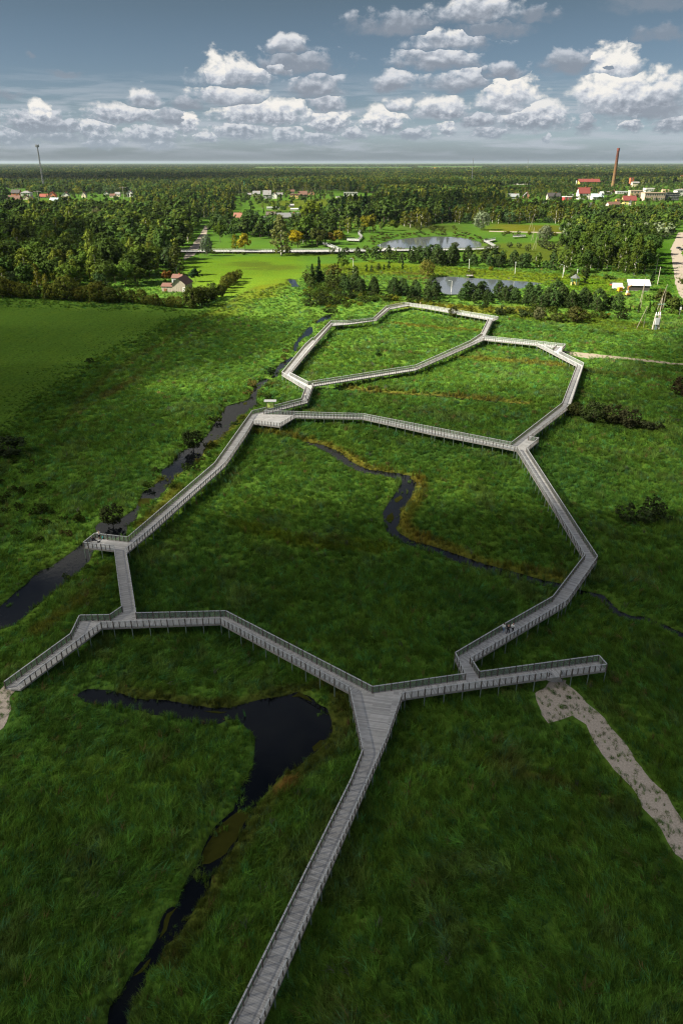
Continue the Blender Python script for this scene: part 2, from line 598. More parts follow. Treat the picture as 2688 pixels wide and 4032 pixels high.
# ------------------------------------------------------------------ the ground: one polar sheet from under the camera to the horizon
def make_ground():
    r = [6.0]
    while r[-1] < 60000:
        q = r[-1]
        r.append(q + (.8 if q < 130 else 1.2 if q < 320 else 2.2 if q < 620 else q * .012 if q < 4000 else q * .05))
    r = np.array(r)
    a = np.concatenate([np.radians(np.arange(-180, -36, 4.0)), np.radians(np.arange(-36, 36, .36)), np.radians(np.arange(36, 180, 4.0))])
    A, R = np.meshgrid(a, r)
    X, Y = R * np.sin(A), R * np.cos(A)
    sd = water_sd(X, Y)
    ps = path_sd(X, Y)
    Z = (fbm(X, Y, 5, 5) - .5) * .34 + (fbm(X, Y, 30, 9) - .5) * .5
    near = smooth(900, 500, R)
    keep = smooth(0.2, 2.5, np.minimum(sd, ps))
    Z = Z * near * keep
    Z = np.where(sd < .9, Z - .75 * smooth(.9, -.6, sd), Z)
    nr, na = X.shape
    V = np.stack([X, Y, Z], -1).reshape(-1, 3)
    V = np.vstack([V, [[0, 0, 0]]])
    i = np.arange(nr - 1)[:, None] * na
    j = np.arange(na)[None, :]
    j2 = (j + 1) % na
    F = np.stack([i + j, i + j2, i + na + j2, i + na + j], -1).reshape(-1, 4)
    cap = [(len(V) - 1, int(k2), int(k)) for k, k2 in zip(range(na), list(range(1, na)) + [0])]
    me = bpy.data.meshes.new('ground')
    me.from_pydata(V.tolist(), [], F.tolist() + cap)
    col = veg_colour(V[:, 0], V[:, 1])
    # far ground colour darkened to stand in for the missing blades' self-shadowing
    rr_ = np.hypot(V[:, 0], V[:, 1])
    blade_shade = smooth(420, 560, rr_)[:, None]
    col = col * (1 - blade_shade) + col * np.array((.62, .68, .62)) * blade_shade
    # mud under the water and at the water's edge
    w = smooth(.7, -.3, np.concatenate([sd.ravel(), [30]]))[:, None]
    col = col * (1 - w) + np.array((.018, .016, .010)) * w
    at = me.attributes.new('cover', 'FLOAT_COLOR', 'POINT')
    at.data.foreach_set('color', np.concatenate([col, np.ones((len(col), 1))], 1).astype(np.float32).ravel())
    me.polygons.foreach_set('use_smooth', np.ones(len(me.polygons), bool))
    m, t = nt('meadow_soil')
    t = T(t)
    c = t.n('ShaderNodeAttribute', {'attribute_name': 'cover'}).outputs['Color']
    pos = t.n('ShaderNodeNewGeometry').outputs['Position']
    st = t.v('MULTIPLY', pos, (1, .55, 1))
    f1 = t.noise(st, 1.1, 4.0, .65)
    f2 = t.noise(st, .16, 3.0, .6)
    c = t.mix(t.maprange(f1, .32, .62), t.mix(1.0, c, (.66, .70, .72), 'MULTIPLY'), t.mix(1.0, c, (1.18, 1.15, 1.1), 'MULTIPLY'))
    c = t.mix(t.maprange(f2, .45, .75), c, t.mix(1.0, c, (1.15, 1.04, .95), 'MULTIPLY'))
    bn = t.n('ShaderNodeBump', None, Strength=.9, Distance=.35, Height=f1)
    b = t.n('ShaderNodeBsdfDiffuse', None, Color=c, Normal=bn.outputs[0])
    t.out(b)
    me.materials.append(m)
    o = link('ground', me)
    tag(o, kind='structure')
    return o


make_ground()


def flat_poly(mb, pts, z):
    mb.face([(p[0], p[1], z) for p in (pts if area2(pts) > 0 else pts[::-1])])


def area2(p):
    p = np.asarray(p)
    q = np.roll(p, -1, 0)
    return float((p[:, 0] * q[:, 1] - q[:, 0] * p[:, 1]).sum())


def tri_poly(mb, pts, z):
    """concave outline filled with triangles"""
    from mathutils.geometry import tessellate_polygon
    P = [Vector((p[0], p[1], 0)) for p in pts]
    for t3 in tessellate_polygon([P]):
        q = [P[i] for i in t3]
        if (q[1] - q[0]).cross(q[2] - q[0]).z < 0:
            q = q[::-1]
        mb.face([(p.x, p.y, z) for p in q])


def grow(p, d):
    """outline pushed out by d metres"""
    p = np.asarray(p)
    if area2(p) < 0:
        p = p[::-1]
    e = np.roll(p, -1, 0) - np.roll(p, 1, 0)
    e = e / (np.linalg.norm(e, axis=1, keepdims=True) + 1e-9)
    return p + np.stack([e[:, 1], -e[:, 0]], 1) * d


def water_mat(name='still_water', c0=(.0020, .0028, .0045), c1=(.005, .006, .006), rip=.05):
    m, t = nt(name)
    t = T(t)
    pos = t.n('ShaderNodeNewGeometry').outputs['Position']
    w = t.noise(pos, .9, 3.0, .6)
    f = t.noise(pos, .22, 4.0, .6)
    bn = t.n('ShaderNodeBump', None, Strength=rip, Distance=.1, Height=w)
    c = t.mix(t.maprange(f, .4, .7), c0, c1)
    b = t.n('ShaderNodeBsdfPrincipled', None, Base_Color=c, Roughness=.06, IOR=1.33, Normal=bn.outputs[0])
    t.out(b)
    return m


WM = water_mat()
PM = water_mat('pond_water', (.085, .100, .116), (.098, .112, .126), .02)
for k in ('river', 'pool', 'pond', 'ditch'):
    mb = MB()
    for i, (kk, p) in enumerate(WPOLY):
        if kk == k:
            tri_poly(mb, grow(p, .25 if k == 'river' else .5), WZ - .0005 * i)
    o = mb.build({'pool': 'pool_water', 'pond': 'pond_water', 'river': 'river_water', 'ditch': 'ditch_water'}[k], PM if k == 'pond' else WM)
    tag(o, kind='structure')


def gravel_mat(name, c0, c1):
    m, t = nt(name)
    t = T(t)
    pos = t.n('ShaderNodeNewGeometry').outputs['Position']
    f = t.noise(pos, 4.5, 6.0, .8)
    g = t.noise(pos, .35, 4.0, .6)
    c = t.mix(t.maprange(f, .36, .64), tuple(x * .80 for x in c0), c1)
    c = t.mix(t.maprange(g, .68, .84), c, t.mix(f, (.06, .075, .02), c0))
    h = t.n('ShaderNodeBump', None, Strength=.6, Distance=.05, Height=f)
    t.out(t.n('ShaderNodeBsdfDiffuse', None, Color=c, Normal=h.outputs[0]))
    return m


GM = gravel_mat('gravel', (.44, .375, .32), (.60, .525, .46))
SANDM = gravel_mat('sand', (.28, .235, .18), (.38, .33, .26))
DM = gravel_mat('road_dirt', (.28, .235, .195), (.38, .335, .285))


def ragged(p, amp, step):
    """outline resampled with a ragged edge"""
    p = np.asarray(p)
    out = []
    for i in range(len(p)):
        a, b = p[i], p[(i + 1) % len(p)]
        n = max(1, int(np.linalg.norm(b - a) / step))
        for k in range(n):
            out.append(a + (b - a) * k / n)
    out = np.array(out)
    nx = fbm(out[:, 0], out[:, 1], step * 3, 77) - .5
    ny = fbm(out[:, 0] + 99, out[:, 1], step * 3, 78) - .5
    return out + np.stack([nx, ny], 1) * amp * 2


for k, L in PATHS.items():
    for i, p in enumerate(L):
        mb = MB()
        far = p[:, 1].min() > 250
        tri_poly(mb, ragged(p, .8 if not far else .6, 1.0 if not far else 4.0), .02)
        tag(mb.build(k, (SANDM if i == 2 else GM) if k == 'gravel_path' else DM), kind='structure')

# duckweed and lily mats floating on the water
m, t = nt('duckweed')
t = T(t)
pos = t.n('ShaderNodeNewGeometry').outputs['Position']
t.out(t.n('ShaderNodeBsdfDiffuse', None, Color=t.mix(t.noise(pos, 1.2, 5.0, .7), (.022, .025, .006), (.050, .054, .010))))
DUCK = m
mb = MB()
for p in ([(943, 3187), (985, 3212), (938, 3290), (898, 3359), (834, 3392), (800, 3402), (806, 3342), (838, 3290), (868, 3240)],
          [(548, 1965), (590, 1962), (614, 1970), (600, 1992), (560, 2000), (545, 1990)],
          [(620, 1885), (646, 1876), (650, 1890), (622, 1897)],
          [(1150, 2745), (1175, 2726), (1215, 2742), (1235, 2764), (1215, 2758), (1180, 2742)],
          [(1524, 2030), (1545, 2018), (1552, 2040), (1536, 2058), (1520, 2050)],
          [(1548, 1966), (1580, 1950), (1585, 1962), (1560, 1980)],
          [(1230, 2958), (1268, 2930), (1285, 2915), (1262, 2912), (1225, 2940)],
          [(620, 3700), (640, 3650), (655, 3600), (700, 3575), (672, 3610), (655, 3660)],
          [(520, 3850), (580, 3780), (600, 3772), (560, 3830)],
          [(800, 2800), (840, 2796), (900, 2802), (860, 2808)],
          [(958, 1586), (972, 1583), (974, 1592), (960, 1594)]):
    tri_poly(mb, ragged(GA(p, WZ), .35, .5), WZ + .02)
tag(mb.build('duckweed', DUCK), kind='stuff', label='olive green duckweed floating in patches on the dark water')
# ------------------------------------------------------------------ the boardwalk (handrails traced at their own height)
RZ, RH = 3.05, 1.15


def W3(p, z=RZ):
    """rail point (u, v[, z]) -> world, at rail height"""
    return G(p[0], p[1], p[2] if len(p) > 2 else z)


def wood_mat(name, base, planks=True, warm=(.30, .25, .20)):
    m, t = nt(name)
    t = T(t)
    pos = t.n('ShaderNodeNewGeometry').outputs['Position']
    if planks:
        d = t.n('ShaderNodeAttribute', {'attribute_name': 'walk'}).outputs['Vector']
        s = t.m('MULTIPLY', t.v('DOT_PRODUCT', pos, d), 1 / .20)
        idx = t.m('FLOOR', s)
        fr = t.m('FRACT', s)
        across = t.v('DOT_PRODUCT', pos, t.v('CROSS_PRODUCT', d, (0, 0, 1)))
        board = t.m('FLOOR', t.m('MULTIPLY', across, .42))
        wn = t.n('ShaderNodeTexWhiteNoise', {'noise_dimensions': '2D'}, Vector=t.n('ShaderNodeCombineXYZ', None, X=idx, Y=board)).outputs['Value']
        gap = t.m('LESS_THAN', fr, .11)
        wide = t.m('GREATER_THAN', t.n('ShaderNodeTexWhiteNoise', {'noise_dimensions': '1D'}, W=idx).outputs['Value'], .90)
        f = t.noise(t.n('ShaderNodeCombineXYZ', None, X=t.m('MULTIPLY', across, .8), Y=s), 1.0, 3.0)
        tone = t.m('ADD', t.m('MULTIPLY', wn, .55), t.m('MULTIPLY', f, .55))
        c = t.ramp(tone, [(.2, tuple(x * .66 for x in base)), (.55, base), (.85, tuple(min(1, x * 1.25) for x in base))])
        big = t.noise(pos, .22, 3.0)
        c = t.mix(t.maprange(big, .45, .75, 0, .55), c, warm)
        damp = t.noise(pos, .75, 4.0, .65)
        c = t.mix(t.maprange(damp, .52, .72, 0, .38), c, tuple(x * .62 for x in base))
        c = t.mix(t.m('MULTIPLY', gap, t.m('ADD', .55, t.m('MULTIPLY', wide, .45))), c, tuple(x * .22 for x in base))
    else:
        f = t.noise(pos, 2.0, 4.0)
        c = t.mix(f, tuple(x * .8 for x in base), tuple(x * 1.2 for x in base))
    t.out(t.n('ShaderNodeBsdfPrincipled', None, Base_Color=c, Roughness=.8, Specular_IOR_Level=.2))
    return m


DECK = wood_mat('weathered_planks', (.46, .458, .468), True, (.47, .445, .42))
RAILM = wood_mat('pale_handrail', (.46, .475, .49), False)
POSTM = wood_mat('dark_post_wood', (.105, .085, .072), False)
FASC = wood_mat('grey_edge_beam', (.26, .25, .24), False)
STILTM = pbr('green_grey_steel', (.19, .25, .22), .5, .2, 3, .2)


def mesh_panel_mat():
    m, t = nt('woven_wire_mesh')
    t = T(t)
    d = t.mix(t.noise(t.n('ShaderNodeNewGeometry').outputs['Position'], .35, 2.0), (.34, .38, .40), (.46, .50, .53))
    a = t.n('ShaderNodeBsdfDiffuse', None, Color=d)
    b = t.n('ShaderNodeBsdfTransparent')
    t.out(t.n('ShaderNodeMixShader', None, _0=.68, _1=a, _2=b))
    return m


PANEL = mesh_panel_mat()

RAILS = [
    # trunk walkway from under the camera up to the wide fork
    [(848, 4145), (1383, 3063), (1429, 2946), (1376, 2702), (868, 2432), (397.6, 2448.7), (300, 2522), (74.6, 2688.7, 1.75)],
    [(964, 4145), (1521, 2898), (1580, 2731), (1594, 2724.5), (1750, 2701), (2154, 2645)],
    [(17, 2683, 1.75), (278, 2493.5), (313.4, 2420.8), (432, 2419), (480, 2386), (449, 2147.6), (328.7, 2134), (373.7, 2098), (503, 2113),
     (577, 2050), (845, 1821), (950, 1675), (992.5, 1616), (1050, 1602), (1186.4, 1567.5), (1203, 1520), (1109.8, 1463.4), (1200, 1355),
     (1229, 1328.3), (1237, 1328.3), (1302.6, 1261), (1367.8, 1261), (1469.4, 1250.2), (1520.5, 1203.7), (1591.8, 1189.3), (1680, 1200.6),
     (1960.7, 1246), (1938.5, 1255), (1906, 1321.5), (2111, 1341.5), (2224.6, 1353.9), (2211, 1369)],
    [(889, 2403.6), (1466, 2702), (1832, 2650), (1791.5, 2568), (1980, 2457.6), (2175.5, 2346.4), (2302, 2181.7), (2250.5, 2100), (2035.3, 1757.8),
     (2025.5, 1756.5), (1980, 1746.5), (1700, 1693.5), (1428, 1634), (1162.4, 1628.6), (1102, 1665), (997, 1652.5), (968, 1700), (886, 1818),
     (600, 2072), (495, 2158), (512, 2260), (535.5, 2412), (889, 2403.6)],
    [(1887, 2643), (1851.6, 2587), (1994.6, 2502), (2215.7, 2369), (2231.8, 2358.5), (2351, 2188), (2292, 2100), (2097, 1800), (2072, 1762), (2119.9, 1723),
     (2079.7, 1716.6), (2243.5, 1590.8), (2297, 1428), (2195.7, 1377)],
    [(1887, 2643), (2357, 2579), (2388.5, 2614), (2208, 2638)],
    [(1212.9, 1502), (1140, 1464.5), (1200, 1392), (1305.6, 1272.5), (1371, 1267), (1481, 1252), (1534.3, 1208.3), (1610, 1194.5), (1680, 1205),
     (1923.5, 1248.5), (1892.5, 1312.3), (1847.5, 1341.5), (1634, 1436.5), (1212.9, 1502)],
    [(1038, 1615.4), (1074, 1616), (1250, 1622.3), (1430.6, 1627.5), (1700, 1679.5), (2012.5, 1740.4), (2212, 1585.4), (2272, 1430), (2111.5, 1348), (1905.3, 1327.5),
     (1900, 1330), (1636, 1445), (1320, 1494), (1228, 1508.5), (1232.3, 1511), (1211, 1570.6), (1080, 1605), (1044, 1612.5)],
    [(2139.6, 1353), (2174.6, 1368.8), (2190, 1356), (2139.6, 1353)],
]
# every deck: outline at rail height (walking direction given by two of its corners)
DECKS = [
    ([(848, 4145), (1383, 3063), (1450, 3058), (964, 4145)], 0, 1),
    ([(1383, 3063), (1429, 2946), (1376, 2702), (1466, 2702), (1566, 2688), (1580, 2731), (1521, 2898), (1450, 3058)], 0, 3),
    ([(1376, 2702), (868, 2432), (889, 2403.6), (1466, 2702)], 0, 1),
    ([(868, 2432), (397.6, 2448.7), (432, 2419), (535.5, 2412), (889, 2403.6)], 1, 0),
    ([(397.6, 2448.7), (300, 2522), (278, 2493.5), (313.4, 2420.8), (432, 2419)], 0, 1),
    ([(300, 2522), (74.6, 2688.7, 1.75), (17, 2683, 1.75), (278, 2493.5)], 0, 1),
    ([(432, 2419), (480, 2386), (449, 2147.6), (495, 2158), (512, 2260), (535.5, 2412)], 1, 2),
    ([(449, 2147.6), (328.7, 2134), (373.7, 2098), (503, 2113), (495, 2158)], 1, 2),
    ([(503, 2113), (577, 2050), (845, 1821), (886, 1818), (600, 2072), (495, 2158)], 0, 2),
    ([(845, 1821), (950, 1675), (992.5, 1616), (997, 1652.5), (968, 1700), (886, 1818)], 0, 1),
    ([(992.5, 1616), (1050, 1602), (1044, 1612.5), (1038, 1615.4), (1074, 1616), (1178, 1619.6), (1162.4, 1628.6), (1102, 1665), (997, 1652.5)], 0, 7),
    ([(1050, 1602), (1186.4, 1567.5), (1211, 1570.6), (1080, 1605), (1044, 1612.5)], 0, 1),
    ([(1186.4, 1567.5), (1203, 1520), (1212.9, 1502), (1228, 1508.5), (1232.3, 1511), (1211, 1570.6)], 0, 1),
    ([(1203, 1520), (1109.8, 1463.4), (1140, 1464.5), (1212.9, 1502)], 0, 1),
    ([(1109.8, 1463.4), (1200, 1355), (1229, 1328.3), (1237, 1328.3), (1302.6, 1261), (1305.6, 1272.5), (1200, 1392), (1140, 1464.5)], 0, 1),
    ([(1302.6, 1261), (1367.8, 1261), (1469.4, 1250.2), (1481, 1252), (1371, 1267), (1305.6, 1272.5)], 0, 1),
    ([(1469.4, 1250.2), (1520.5, 1203.7), (1534.3, 1208.3), (1481, 1252)], 0, 1),
    ([(1520.5, 1203.7), (1591.8, 1189.3), (1610, 1194.5), (1534.3, 1208.3)], 0, 1),
    ([(1591.8, 1189.3), (1680, 1200.6), (1960.7, 1246), (1938.5, 1255), (1923.5, 1248.5), (1680, 1205), (1610, 1194.5)], 0, 2),
    ([(1923.5, 1248.5), (1892.5, 1312.3), (1906, 1321.5), (1938.5, 1255)], 0, 1),
    ([(1892.5, 1312.3), (1847.5, 1341.5), (1634, 1436.5), (1636, 1445), (1900, 1330), (1906, 1321.5)], 1, 2),
    ([(1634, 1436.5), (1212.9, 1502), (1228, 1508.5), (1320, 1494), (1636, 1445)], 0, 1),
    ([(1906, 1321.5), (2111, 1341.5), (2111.5, 1348), (1905.3, 1327.5)], 0, 1),
    ([(2111, 1341.5), (2224.6, 1353.9), (2211, 1369), (2195.7, 1377), (2174.6, 1368.8), (2190, 1356), (2139.6, 1353), (2111.5, 1348)], 0, 1),
    ([(2111.5, 1348), (2139.6, 1353), (2174.6, 1368.8), (2195.7, 1377), (2297, 1428), (2272, 1430)], 1, 2),
    ([(2272, 1430), (2212, 1585.4), (2243.5, 1590.8), (2297, 1428)], 0, 1),
    ([(2212, 1585.4), (2012.5, 1740.4), (2079.7, 1716.6), (2243.5, 1590.8)], 0, 1),
    ([(2012.5, 1740.4), (2079.7, 1716.6), (2119.9, 1723), (2072, 1762), (2035.3, 1757.8), (2025.5, 1756.5)], 0, 1),
    ([(2035.3, 1757.8), (2250.5, 2100), (2302, 2181.7), (2351, 2188), (2292, 2100), (2097, 1800), (2072, 1762)], 0, 1),
    ([(2302, 2181.7), (2175.5, 2346.4), (2231.8, 2358.5), (2351, 2188)], 0, 1),
    ([(2175.5, 2346.4), (1980, 2457.6), (1791.5, 2568), (1851.6, 2587), (1994.6, 2502), (2215.7, 2369), (2231.8, 2358.5)], 0, 1),
    ([(1791.5, 2568), (1832, 2650), (1887, 2643), (1851.6, 2587)], 0, 1),
    ([(1566, 2688), (1832, 2650), (1887, 2643), (2357, 2579), (2388.5, 2614), (2208, 2638), (2154, 2645), (1750, 2701), (1594, 2724.5), (1580, 2731)], 0, 3),
    ([(1178, 1619.6), (1250, 1622.3), (1430.6, 1627.5), (1428, 1634), (1162.4, 1628.6)], 0, 1),
    ([(1430.6, 1627.5), (1700, 1679.5), (2012.5, 1740.4), (2025.5, 1756.5), (1980, 1746.5), (1700, 1693.5), (1428, 1634)], 0, 2),
]


def build_deck(outline, d, parent, name='deck', z_off=-RH, drop=.22):
    from mathutils.geometry import tessellate_polygon
    P = [Vector((p.x, p.y, p.z + z_off)) for p in outline]
    tris = tessellate_polygon([[Vector((p.x, p.y, 0)) for p in P]])
    n = len(P)
    V = [tuple(p) for p in P] + [(p.x, p.y, p.z - drop) for p in P]
    F = []
    for t3 in tris:
        q = [P[i] for i in t3]
        if (q[1] - q[0]).cross(q[2] - q[0]).z < 0:
            t3 = t3[::-1]
        F.append(tuple(t3))
        F.append(tuple(n + i for i in t3[::-1]))
    for i in range(n):
        j = (i + 1) % n
        F.append((i, n + i, n + j, j))
    me = bpy.data.meshes.new(name)
    me.from_pydata(V, [], F)
    bm = bmesh.new()
    bm.from_mesh(me)
    bmesh.ops.recalc_face_normals(bm, faces=bm.faces)
    bm.to_mesh(me)
    bm.free()
    at = me.attributes.new('walk', 'FLOAT_VECTOR', 'POINT')
    at.data.foreach_set('vector', np.tile(np.array((d.x, d.y, 0), np.float32), len(me.vertices)))
    me.materials.append(DECK)
    return link(name, me, parent)


def post_mesh(name, w, d, h, mat):
    mb = MB()
    mb.box((0, 0, -h / 2), (w, d, h))
    mb.box((0, 0, -h - .04), (w * .8, d * 1.7, .1))
    me = bpy.data.meshes.new(name)
    me.from_pydata(mb.v, [], mb.f)
    me.materials.append(mat)
    return me


def build_walk(root, rails, decks, bay=.86, n_single=100, zr=RZ, rh=RH, panel=PANEL, posts_dark=POSTM):
    for outline, a, b in decks:
        P = [W3(p, zr) for p in outline]
        d = P[b] - P[a]
        d.z = 0
        d.normalize()
        build_deck(P, d, root, z_off=-rh)
    pm = post_mesh('railing_post', .09, .10, rh + .12, posts_dark)
    pmt = post_mesh('railing_post_main', .13, .13, rh + .16, posts_dark)
    sm_ = MB()
    sm_.tube((0, 0, 0), (0, 0, -2.7), .075, n=6)
    me_st = bpy.data.meshes.new('stilt')
    me_st.from_pydata(sm_.v, [], sm_.f)
    me_st.materials.append(STILTM)
    posts, stilts = [], []
    for run in rails:
        P = [W3(p, zr) for p in run]
        for a, b in zip(P[:-1], P[1:]):
            L = (b - a).length
            if L < .25:
                continue
            d = (b - a).normalized()
            mb = MB()
            e = d * .05
            mb.bar(a - e + Vector((0, 0, -.03)), b + e + Vector((0, 0, -.03)),   .14, .06)
            rail = mb.build('railing', RAILM, root)
            mb = MB()
            lo, hi = Vector((0, 0, -rh + .10)), Vector((0, 0, -.10))
            mb.face([a + lo, b + lo, b + hi, a + hi])
            mb.build('mesh_panel', panel, rail)
            mb = MB()
            mb.bar(a + Vector((0, 0, -rh - .06)), b + Vector((0, 0, -rh - .06)), .12, .26)
            mb.build('edge_beam', FASC, rail)
            n = max(1, int(round(L / bay)))
            ang = math.atan2(d.y, d.x)
            for i in range(n + (0 if L > 3 else 0)):
                p = a + (b - a) * (i / n)
                main = i % 3 == 0
                posts.append((p.length if False else (p - cam.location).length, p, ang, main, rail))
                if main and p.z > 1.9:
                    stilts.append(((p - cam.location).length, p + Vector((0, 0, -rh - .15)), d))
    posts.sort(key=lambda q: q[0])
    # posts in view come first, so that the ones that show are the individuals
    vis = [q for q in posts if -20 < project(q[1])[0] < 2708 and project(q[1])[1] < 4080]
    rest = [q for q in posts if q not in vis] if len(posts) < 400 else None
    single = vis[:n_single]
    ids = set(id(q) for q in single)
    for q in single:
        o = link('railing_post', pmt if q[3] else pm, q[4], q[1])
        o.rotation_euler = (0, 0, q[2])
    mb = MB()
    for q in posts:
        if id(q) in ids:
            continue
        w = .13 if q[3] else .09
        mb.box((q[1].x, q[1].y, q[1].z - (rh + .12) / 2), (w, w * 1.1, rh + .12), q[2])
    if mb.v:
        tag(mb.build('railing_post', posts_dark, root), kind='stuff')
    stilts.sort(key=lambda q: q[0])
    vis = [q for q in stilts if -20 < project(q[1])[0] < 2708 and project(q[1])[1] < 4080]
    ids = set()
    for q in vis[:n_single]:
        link('stilt', me_st, root, q[1])
        ids.add(id(q))
    mb = MB()
    for q in stilts:
        if id(q) not in ids:
            mb.tube(q[1], q[1] - Vector((0, 0, 2.7)), .075, n=5, caps=False)
    if mb.v:
        tag(mb.build('stilt', STILTM, root), kind='stuff')


bw = empty('boardwalk', G(1470, 2800, 0))
tag(bw, 'long grey timber boardwalk on stilts looping over the green meadow, mesh railings both sides', 'boardwalk')
bw.location = (0, 0, 0)
build_walk(bw, RAILS, DECKS)

# exit ramp down to the gravel, with its short railings
tl, tr = W3((2154, 2645)), W3((2208, 2638))
bl, br = G(2177, 2683, .12), G(2213, 2682, .12)
up = Vector((0, 0, RH))
dd = (bl - tl)
dd.z = 0
dd.normalize()
build_deck([tl, tr, br + up, bl + up], dd, bw, 'ramp')
for a, b in ((tl, tl.lerp(bl + up, .55)), (tr, tr.lerp(br + up, .75))):
    mb = MB()
    mb.bar(a, b, .14, .06)
    r_ = mb.build('railing', RAILM, bw)
    mb = MB()
    for f in (0, .5, 1):
        q = a.lerp(b, f)
        mb.box((q.x, q.y, q.z - .6), (.11, .11, 1.2))
    mb.build('railing_post', POSTM, r_)
    mb = MB()
    mb.face([a - up * .9, b - up * .9, b - up * .1, a - up * .1])
    mb.build('mesh_panel', PANEL, r_)

# second boardwalk beside the upper pond, seen small
FR = [
    [(700, 979), (900, 979.5), (1050, 980), (1325, 977.5), (1267, 952), (1280, 952.5), (1345, 977.6), (1500, 976), (1503, 972), (1548, 972.5), (1552, 976), (1788, 974), (1880, 972), (1946, 966), (1903, 943), (1949, 935)],
    [(700, 984), (1050, 985), (1325, 986), (1500, 982), (1788, 979), (1880, 976.5), (1960, 969), (1918, 947), (1950, 939)],
    [(1365, 937), (1409, 938), (1421, 927), (1409, 915), (1416, 904)],
    [(1365, 940.5), (1413, 942.5), (1427, 927.5), (1414, 915.5), (1421, 904.5)],
    [(2018, 925), (2069, 922)], [(2018, 928), (2069, 925)],
]
FD = [
    ([(700, 979), (1325, 977.5), (1345, 977.6), (1500, 976), (1552, 976), (1788, 974), (1880, 972), (1946, 966), (1960, 969), (1880, 976.5), (1788, 979), (1500, 982), (1325, 986), (700, 984)], 0, 1),
    ([(1325, 977.5), (1267, 952), (1280, 952.5), (1345, 977.6)], 0, 1),
    ([(1500, 976), (1503, 972), (1548, 972.5), (1552, 976)], 1, 2),
    ([(1946, 966), (1903, 943), (1949, 935), (1950, 939), (1918, 947), (1960, 969)], 0, 1),
    ([(1365, 937), (1409, 938), (1421, 927), (1409, 915), (1416, 904), (1421, 904.5), (1414, 915.5), (1427, 927.5), (1413, 942.5), (1365, 940.5)], 0, 1),
    ([(2018, 925), (2069, 922), (2069, 925), (2018, 928)], 0, 1),
]
fw = empty('boardwalk')
tag(fw, 'distant pale boardwalk running along the near shore of the upper pond', 'boardwalk')
build_walk(fw, FR, FD, bay=2.4, n_single=40, zr=2.6, rh=1.15)

# ------------------------------------------------------------------ information board on the platform
s0 = G(1066, 1619.5, 1.9)
ib = empty('information_board', s0)
tag(ib, 'yellow green information board under a little grey roof on the boardwalk platform', 'information board')
w = 3.0
for sx in (-1, 1):
    mb = MB()
    mb.box((sx * w * .34, 0, 1.5), (.16, .16, 3.0))
    mb.build('post', POSTM, ib)
mb = MB()
mb.box((0, -.06, 1.75), (w * .62, .08, 1.25))
pn = mb.build('panel', pbr('sign_yellow_green', (.55, .70, .16), .5, .06, 2), ib)
mb = MB()
mb.box((0, -.13, 1.62), (.14, .03, .55))
mb.box((0, -.13, 2.05), (.15, .03, .14))
mb.build('symbol', pbr('sign_dark', (.05, .09, .05), .6), pn)
mb = MB()
for s in (-1, 1):
    mb.face([(-w * .56, 0, 3.38), (w * .56, 0, 3.38), (w * .56, s * .75, 3.0), (-w * .56, s * .75, 3.0)] if s < 0 else [(w * .56, 0, 3.38), (-w * .56, 0, 3.38), (-w * .56, s * .75, 3.0), (w * .56, s * .75, 3.0)])
mb.face([(-w * .56, -.75, 3.0), (w * .56, -.75, 3.0), (w * .56, -.75, 2.9), (-w * .56, -.75, 2.9)][::-1])
mb.face([(-w * .56, -.75, 3.0), (-w * .56, 0, 3.38), (-w * .56, .75, 3.0)])
mb.face([(w * .56, -.75, 3.0), (w * .56, .75, 3.0), (w * .56, 0, 3.38)])
mb.build('roof', RAILM, ib)
# ------------------------------------------------------------------ scattering (stuff): instances on points
def scatter(name, pts, rot, scl, tint, idx, protos, kind='stuff', label=None):
    """one object whose vertices carry instances of the unlinked prototype meshes"""
    coll = bpy.data.collections.new(name + '_kinds')
    for k, me in enumerate(protos):
        o = bpy.data.objects.new('%s_kind_%02d' % (name, k), me)
        coll.objects.link(o)
    me = bpy.data.meshes.new(name)
    me.vertices.add(len(pts))
    me.vertices.foreach_set('co', np.asarray(pts, np.float32).ravel())
    for nm, typ, arr, key in (('rot', 'FLOAT_VECTOR', rot, 'vector'), ('scl', 'FLOAT_VECTOR', scl, 'vector'), ('tint', 'FLOAT_VECTOR', tint, 'vector')):
        a = me.attributes.new(nm, typ, 'POINT')
        a.data.foreach_set(key, np.asarray(arr, np.float32).ravel())
    a = me.attributes.new('idx', 'INT', 'POINT')
    a.data.foreach_set('value', np.asarray(idx, np.int32))
    me.update()
    o = link(name, me)
    ng = bpy.data.node_groups.new(name, 'GeometryNodeTree')
    ng.interface.new_socket('Geometry', in_out='INPUT', socket_type='NodeSocketGeometry')
    ng.interface.new_socket('Geometry', in_out='OUTPUT', socket_type='NodeSocketGeometry')
    N = ng.nodes
    gi, go = N.new('NodeGroupInput'), N.new('NodeGroupOutput')
    ip = N.new('GeometryNodeInstanceOnPoints')
    ci = N.new('GeometryNodeCollectionInfo')
    ci.inputs['Collection'].default_value = coll
    ci.inputs['Separate Children'].default_value = True
    ci.inputs['Reset Children'].default_value = True
    ip.inputs['Pick Instance'].default_value = True

    def attr(nm, typ):
        a = N.new('GeometryNodeInputNamedAttribute')
        a.data_type = typ
        a.inputs['Name'].default_value = nm
        return a.outputs['Attribute']
    Lk = ng.links.new
    Lk(gi.outputs[0], ip.inputs['Points'])
    Lk(ci.outputs[0], ip.inputs['Instance'])
    Lk(attr('idx', 'INT'), ip.inputs['Instance Index'])
    Lk(attr('rot', 'FLOAT_VECTOR'), ip.inputs['Rotation'])
    Lk(attr('scl', 'FLOAT_VECTOR'), ip.inputs['Scale'])
    Lk(ip.outputs[0], go.inputs[0])
    md = o.modifiers.new('scatter', 'NODES')
    md.node_group = ng
    tag(o, label=label, kind=kind)
    return o


